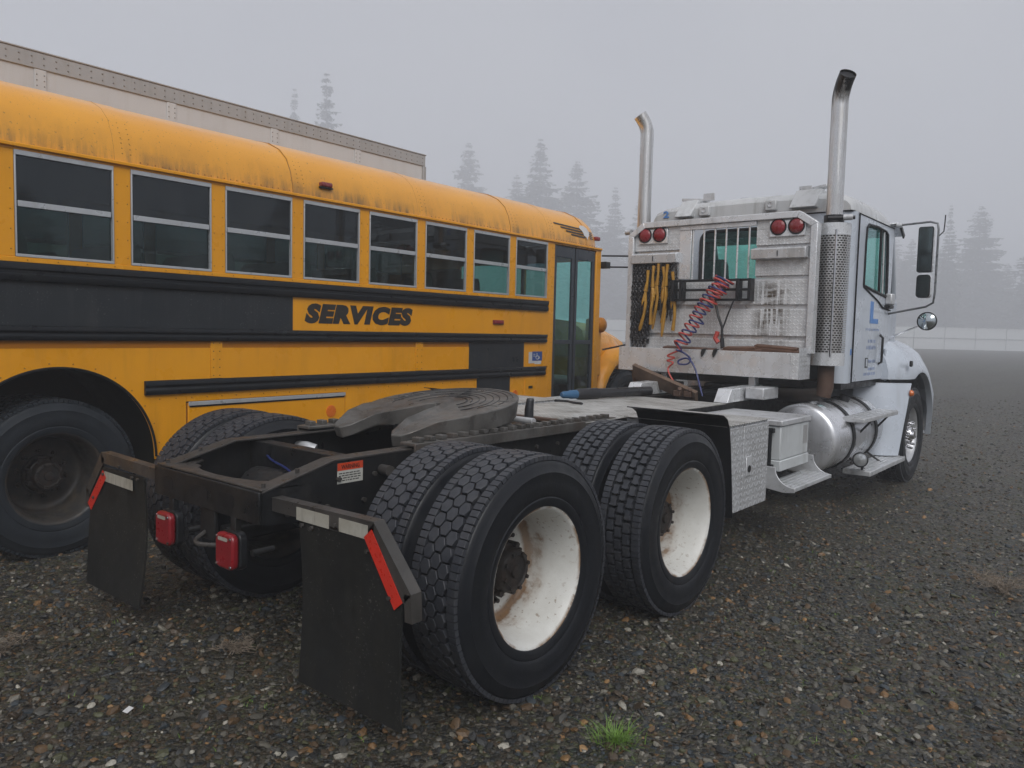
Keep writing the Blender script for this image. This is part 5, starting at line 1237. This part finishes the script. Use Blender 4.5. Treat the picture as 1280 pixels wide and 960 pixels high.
        MB().sheet(grid[:2]).build('guard_band', M['white_alu'], g, solid=.003, angle=60); MB().sheet(grid[2:]).build('guard_band', M['white_alu'], g, solid=.003, angle=60)
        a = R(-62); px, py = x+s*(rr_+.004)*math.cos(a), y+(rr_+.004)*math.sin(a)
        MB().tube([(px, py, 1.37), (px, py, 2.44)], .010, 6).build('guard_rod', M['chrome'], g)
        MB().cyl((x, y, 2.50), (x, y, 2.575), .082, 24).tube([(x-s*.02, y-.09, 2.545), (x+s*.18, y-.02, 2.545)], .016, 8).build('stack_clamp', M['hose_black'], root)
        MB().cyl((x+s*.10, y-.07, 2.545), (x+s*.17, y-.055, 2.545), .026, 10).build('clamp_bolt', M['step'], root)
        dv = Vector((s*.68, -.73, 0)).normalized(); pth = [Vector((x, y, 2.54)), Vector((x, y, 3.0)), Vector((x, y, 3.50))]; BD = R(46 if s > 0 else 36)
        for k in range(1, 9):
            t_ = k/8*BD; pth.append(Vector((x, y, 3.50))+dv*.27*(1-math.cos(t_))+Vector((0, 0, .27*math.sin(t_))))
        e = (dv*math.sin(BD)+Vector((0, 0, math.cos(BD)))); pth.append(pth[-1]+e*.05)
        st = MB().tube(pth, .064 if s < 0 else .067, 28, caps=False).build('exhaust_stack', M['stack_sooty' if s > 0 else 'stack'], root, solid=.004, angle=60)
        MB().tube([pth[-1]-e*.022, pth[-1]-e*.018], .0635, 24).build('stack_throat', M['hose_black'], st)
        MB().tube([(x, y, 1.31), (x, y, 1.10), (x-s*.02, y+.0, 1.02)], .068, 18).build('exhaust_pipe', M['rusty'], root); MB().tube([(x-s*.02, y, 1.04), (x-s*.2, y+.02, 1.01), (x-s*.45, y+.1, 1.0)], .060, 14).build('exhaust_elbow', M['muffler'], root)
    # --- coiled air hoses from the rack to the deck
    def coil(ph, mat, dx, turns, rad, f1, end, seed):
        rd = random.Random(seed); P0, P1 = Vector((.135+dx, YH-.115, 2.03)), Vector((-.215+dx, YT-.09, 1.40)); n = 460; path = []
        ax = (P1-P0).normalized(); u = ax.cross(Vector((0, 1, 0))).normalized(); v = ax.cross(u); w1, w2 = rd.uniform(0, 6), rd.uniform(0, 6)
        for i in range(n):
            f = i/(n-1)*f1; g = f**1.5; c = P0.lerp(P1, g)+Vector((.012*math.sin(f*9+w1), -.05*math.sin(f*PI), .012*math.sin(f*7+w2)-.05*math.sin(f*PI))); rr_ = rad*(1.05-.25*f+.16*math.sin(f*31+w1))
            a = ph+turns*2*PI*f+.5*math.sin(f*13+w2); path.append(c+(u*math.cos(a)+v*math.sin(a))*rr_)
        path = path[:-1]+(curve([path[-1]]+end) if end else [path[-1]]); return MB().tube(path, .0082, 6).build('air_hose', mat, root, angle=60)
    coil(0, M['hose_blue'], .0, 9.2, .066, 1, [Vector((-.14, YT-.07, 1.36)), Vector((-.08, YT-.06, 1.31)), Vector((-.10, YT-.07, 1.265)), Vector((-.17, YT-.09, 1.26)), Vector((-.18, YT-.09, 1.29)), Vector((-.11, YT-.08, 1.315)), Vector((-.05, YT-.09, 1.28)), Vector((-.0, YT-.10, 1.20)), Vector((.05, YT-.12, 1.08)), Vector((.09, YT-.14, .99))], 1)
    coil(2.6, M['hose_red'], -.012, 9.6, .064, 1, [Vector((-.30, YT-.08, 1.33)), Vector((-.22, YT-.09, 1.315)), Vector((-.30, YT-.08, 1.285)), Vector((-.235, YT-.09, 1.27)), Vector((-.28, YT-.09, 1.22)), Vector((-.26, YT-.11, 1.17)), Vector((-.20, YT-.13, 1.10)), Vector((-.13, YT-.16, 1.03)), Vector((-.11, YT-.18, .99))], 2)
    coil(4.4, M['hose_red'], .02, 11, .060, .42, [], 3)
    MB().tube([(.05, YH-.09, 1.83), (.09, YH-.10, 1.70), (.13, YH-.10, 1.60), (.13, YH-.09, 1.50), (.14, YH-.08, 1.42)], .012, 6).tube([(.22, YH-.08, 1.84), (.17, YH-.09, 1.70), (.13, YH-.09, 1.58)], .007, 6).build('power_cable', M['hose_black'], root)
    MB().tube([(.09, YH-.10, 1.56), (.07, YH-.10, 1.50), (.10, YH-.10, 1.46)], .022, 8).build('gladhand', M['hose_red'], root); MB().tube([(.13, YH-.09, 1.50), (.14, YH-.09, 1.41)], .020, 8).build('cable_plug', M['hose_black'], root)
    gm = MB()
    for x in (-.12, -.02): gm.box(x-.035, x+.035, YT-.22, YT-.14, .977, 1.03); gm.tube([(x, YT-.18, 1.02), (x+.03, YT-.22, 1.05)], .02, 8)
    gm.build('hose_fittings', M['rusty'], root, .005)
make_truck()

# ---------------------------------------------------------------- things carried on the truck
def chain_mesh(length, mat, seed, link=.040):
    rd = random.Random(seed); m = MB(); n = int(length/(link*.62)); z = 0
    for k in range(n):
        a = (k % 2)*PI/2+rd.uniform(-.5, .5); ct, stn = math.cos(a), math.sin(a); ox, oy = rd.gauss(0, .004), rd.gauss(0, .002)
        pts = []
        for j in range(9):
            t = 2*PI*j/8; u, w = .013*math.cos(t), link*.5*math.sin(t); pts.append((ox+u*ct, oy+u*stn*.6, z-link*.5+w))
        m.tube(pts, .0048, 4, caps=False); z -= link*.62
    return m.mesh('chain', mat)
def make_cargo():
    YH = 4.13
    cm = [chain_mesh(L, M['chain'], 40+i) for i, L in enumerate((.76, .80, .72, .52, .44))]
    for i in range(34):
        x = -.835+(i % 17)*.0285*(.5 if i < 17 else .98)+random.uniform(-.004, .004); y = YH-.018-(i % 3)*.012
        o = place('chain', cm[i % 3] if x < -.66 else cm[3+i % 2], None, (x, y, 2.19)); tag(o, 'black steel chain hanging in the bundle at the left of the headboard', 'chain', 'black chains on the headboard')
    names = ['leftmost', 'second from left', 'third from left', 'fourth from left', 'second from right', 'rightmost']
    for i, (x, dz, ln) in enumerate(((-.665, -.06, .58), (-.605, -.02, .46), (-.555, .0, .62), (-.505, -.03, .66), (-.460, -.01, .50), (-.405, -.08, .52))):
        rootb = empty('load_binder', (x, YH-.055, 2.19+dz)); rootb.rotation_euler = ((.02, -.015, .03, 0, .01, .02)[i], (.09, -.05, .05, -.03, .06, -.05)[i], (.5, -.7, .2, 1.1, -.3, .6)[i]); tag(rootb, 'yellow lever load binder hanging under the shelf, '+names[i], 'load binder', 'yellow load binders on the headboard')
        MB().tube([(0, 0, 0), (.006, -.01, -.10), (0, -.005, -.20)], [.017, .012, .021], 8).build('hook', M['gold'], rootb)
        MB().prism([(-.010, -.20), (.010, -.20), (.026, -.29), (.020, -.34), (.006, -.30), (-.006, -.30), (-.018, -.35), (-.026, -.30)], 'y', -.02, .012).build('fork', M['gold'], rootb, .006)
        MB().tube([(.015, -.008, -.30), (.012, -.02, -.42), (-.006, -.012, -.55), (-.012, -.004, -ln)], [.016, .014, .018, .010], 8).build('lever', M['gold'], rootb)
        MB().tube([(-.02, 0, -.30), (-.028, .0, -.40), (-.02, .004, -.46)], .009, 6).build('link', M['chain'], rootb)
    for i, (x0, x1, y, z, rz, lab) in enumerate(((-.45, .12, 4.03, 1.35, .02, 'flat brown board in the headboard tray behind the hoses'), (.16, .52, 4.00, 1.372, -.03, 'short brown board in the headboard tray right of the hoses'), (.42, .845, 4.055, 1.385, .06, 'brown board at the right end of the headboard tray'))):
        o = MB().box(-(x1-x0)/2, (x1-x0)/2, -.055, .055, -.02, .03).box(-(x1-x0)/2+.02, (x1-x0)/2-.05, -.04, .05, .0301, .05).build('wooden_board', M['wood'], None, .004); o.location = ((x0+x1)/2, y, z+.01); o.rotation_euler = (.12, rz, rz)
        tag(o, lab, 'board', 'boards in the headboard tray')
    for i, (x, lab) in enumerate(((.03, 'left of two dark leaves hanging over the tray edge'), (.14, 'right of two dark leaves hanging over the tray edge'))):
        o = MB().sheet([[(x-.02, 3.93, 1.405), (x+.02, 3.93, 1.405)], [(x-.03, 3.910, 1.395), (x+.012, 3.910, 1.40)], [(x-.035, 3.905, 1.365), (x, 3.905, 1.365)], [(x-.03, 3.906, 1.33), (x-.022, 3.906, 1.33)]]).build('strap_end', M['flap'], None, solid=.004); tag(o, lab.replace('leaves', 'strap ends').replace('dark strap', 'dark strap'), 'strap', 'strap ends over the tray edge')
    o = MB().box(-.36, .36, -.02, .02, -.07, .07).build('wooden_plank', M['wood_grey'], None, .004); o.location = (-.30, 3.80, 1.075); o.rotation_euler = (.5, .30, -.1)
    tag(o, 'weathered plank leaning on the deck below the left of the tray', 'plank')
    p = empty('pipe', (-.50, 2.56, 1.022)); p.rotation_euler = (0, 0, -.20); tag(p, 'black pipe with a blue cap lying on the tread plate deck', 'pipe')
    MB().tube([(0, .16, 0), (0, 1.0, 0)], .040, 16).build('tube', M['pipe_black'], p); MB().tube([(0, .10, 0), (0, .12, 0), (0, .34, 0), (0, .36, 0)], [.035, .045, .045, .04], 16).build('sleeve', M['hose_black'], p)
    MB().tube([(0, -.06, 0), (0, -.04, 0), (0, .02, 0), (0, .04, 0), (0, .11, 0)], [.018, .028, .030, .036, .036], 14).build('cap', M['cap_blue'], p)
    m = MB().tube([(-.62, 2.44, .984), (-.50, 2.40, .985), (-.38, 2.42, .985), (-.30, 2.36, .986), (-.20, 2.34, .986)], .010, 5); tag(m.build('rope', M['hose_black']), 'loose black strap lying across the deck plate by the blue cap', 'strap')
    for (y, z, sz, lab) in ((.135, .545, .05, 'brown dead leaf stuck on the near white wheel beside the hub'), (-.02, .37, .042, 'brown dead leaf lying low inside the near white wheel')):
        rd = random.Random(int(z*1000)); pts = []
        for k in range(14):
            a = 2*PI*k/14; r_ = sz*(.9 if k % 2 else .35)*rd.uniform(.7, 1.1); pts.append((0.004*rd.random(), r_*math.cos(a)*.6, r_*math.sin(a)))
        m = MB(); m.add([(.004, 0, 0)]+pts, [(0, 1+k, 1+(k+1) % 14) for k in range(14)]); o = m.build('dead_leaf', M['leaf'], None, solid=.001); o.location = (.956 if z > .4 else .955, y, z); tag(o, lab, 'leaf', 'dead leaves in the wheel')
make_cargo()

# ---------------------------------------------------------------- fog
def make_haze():
    t = NT('fog_air'); v = t.n('ShaderNodeVolumePrincipled'); v.inputs['Color'].default_value = (.93, .95, 1, 1)
    v.inputs["Density"].default_value = .0060; v.inputs['Anisotropy'].default_value = .0
    t.l(v.outputs[0], t.out.inputs['Volume'])
    o = MB().box(-760, 760, -760, 760, -1, 80).build('haze', t.m, smooth=False); tag(o, 'thick pale morning fog filling the yard and wood', 'fog', kind='stuff')
make_haze()
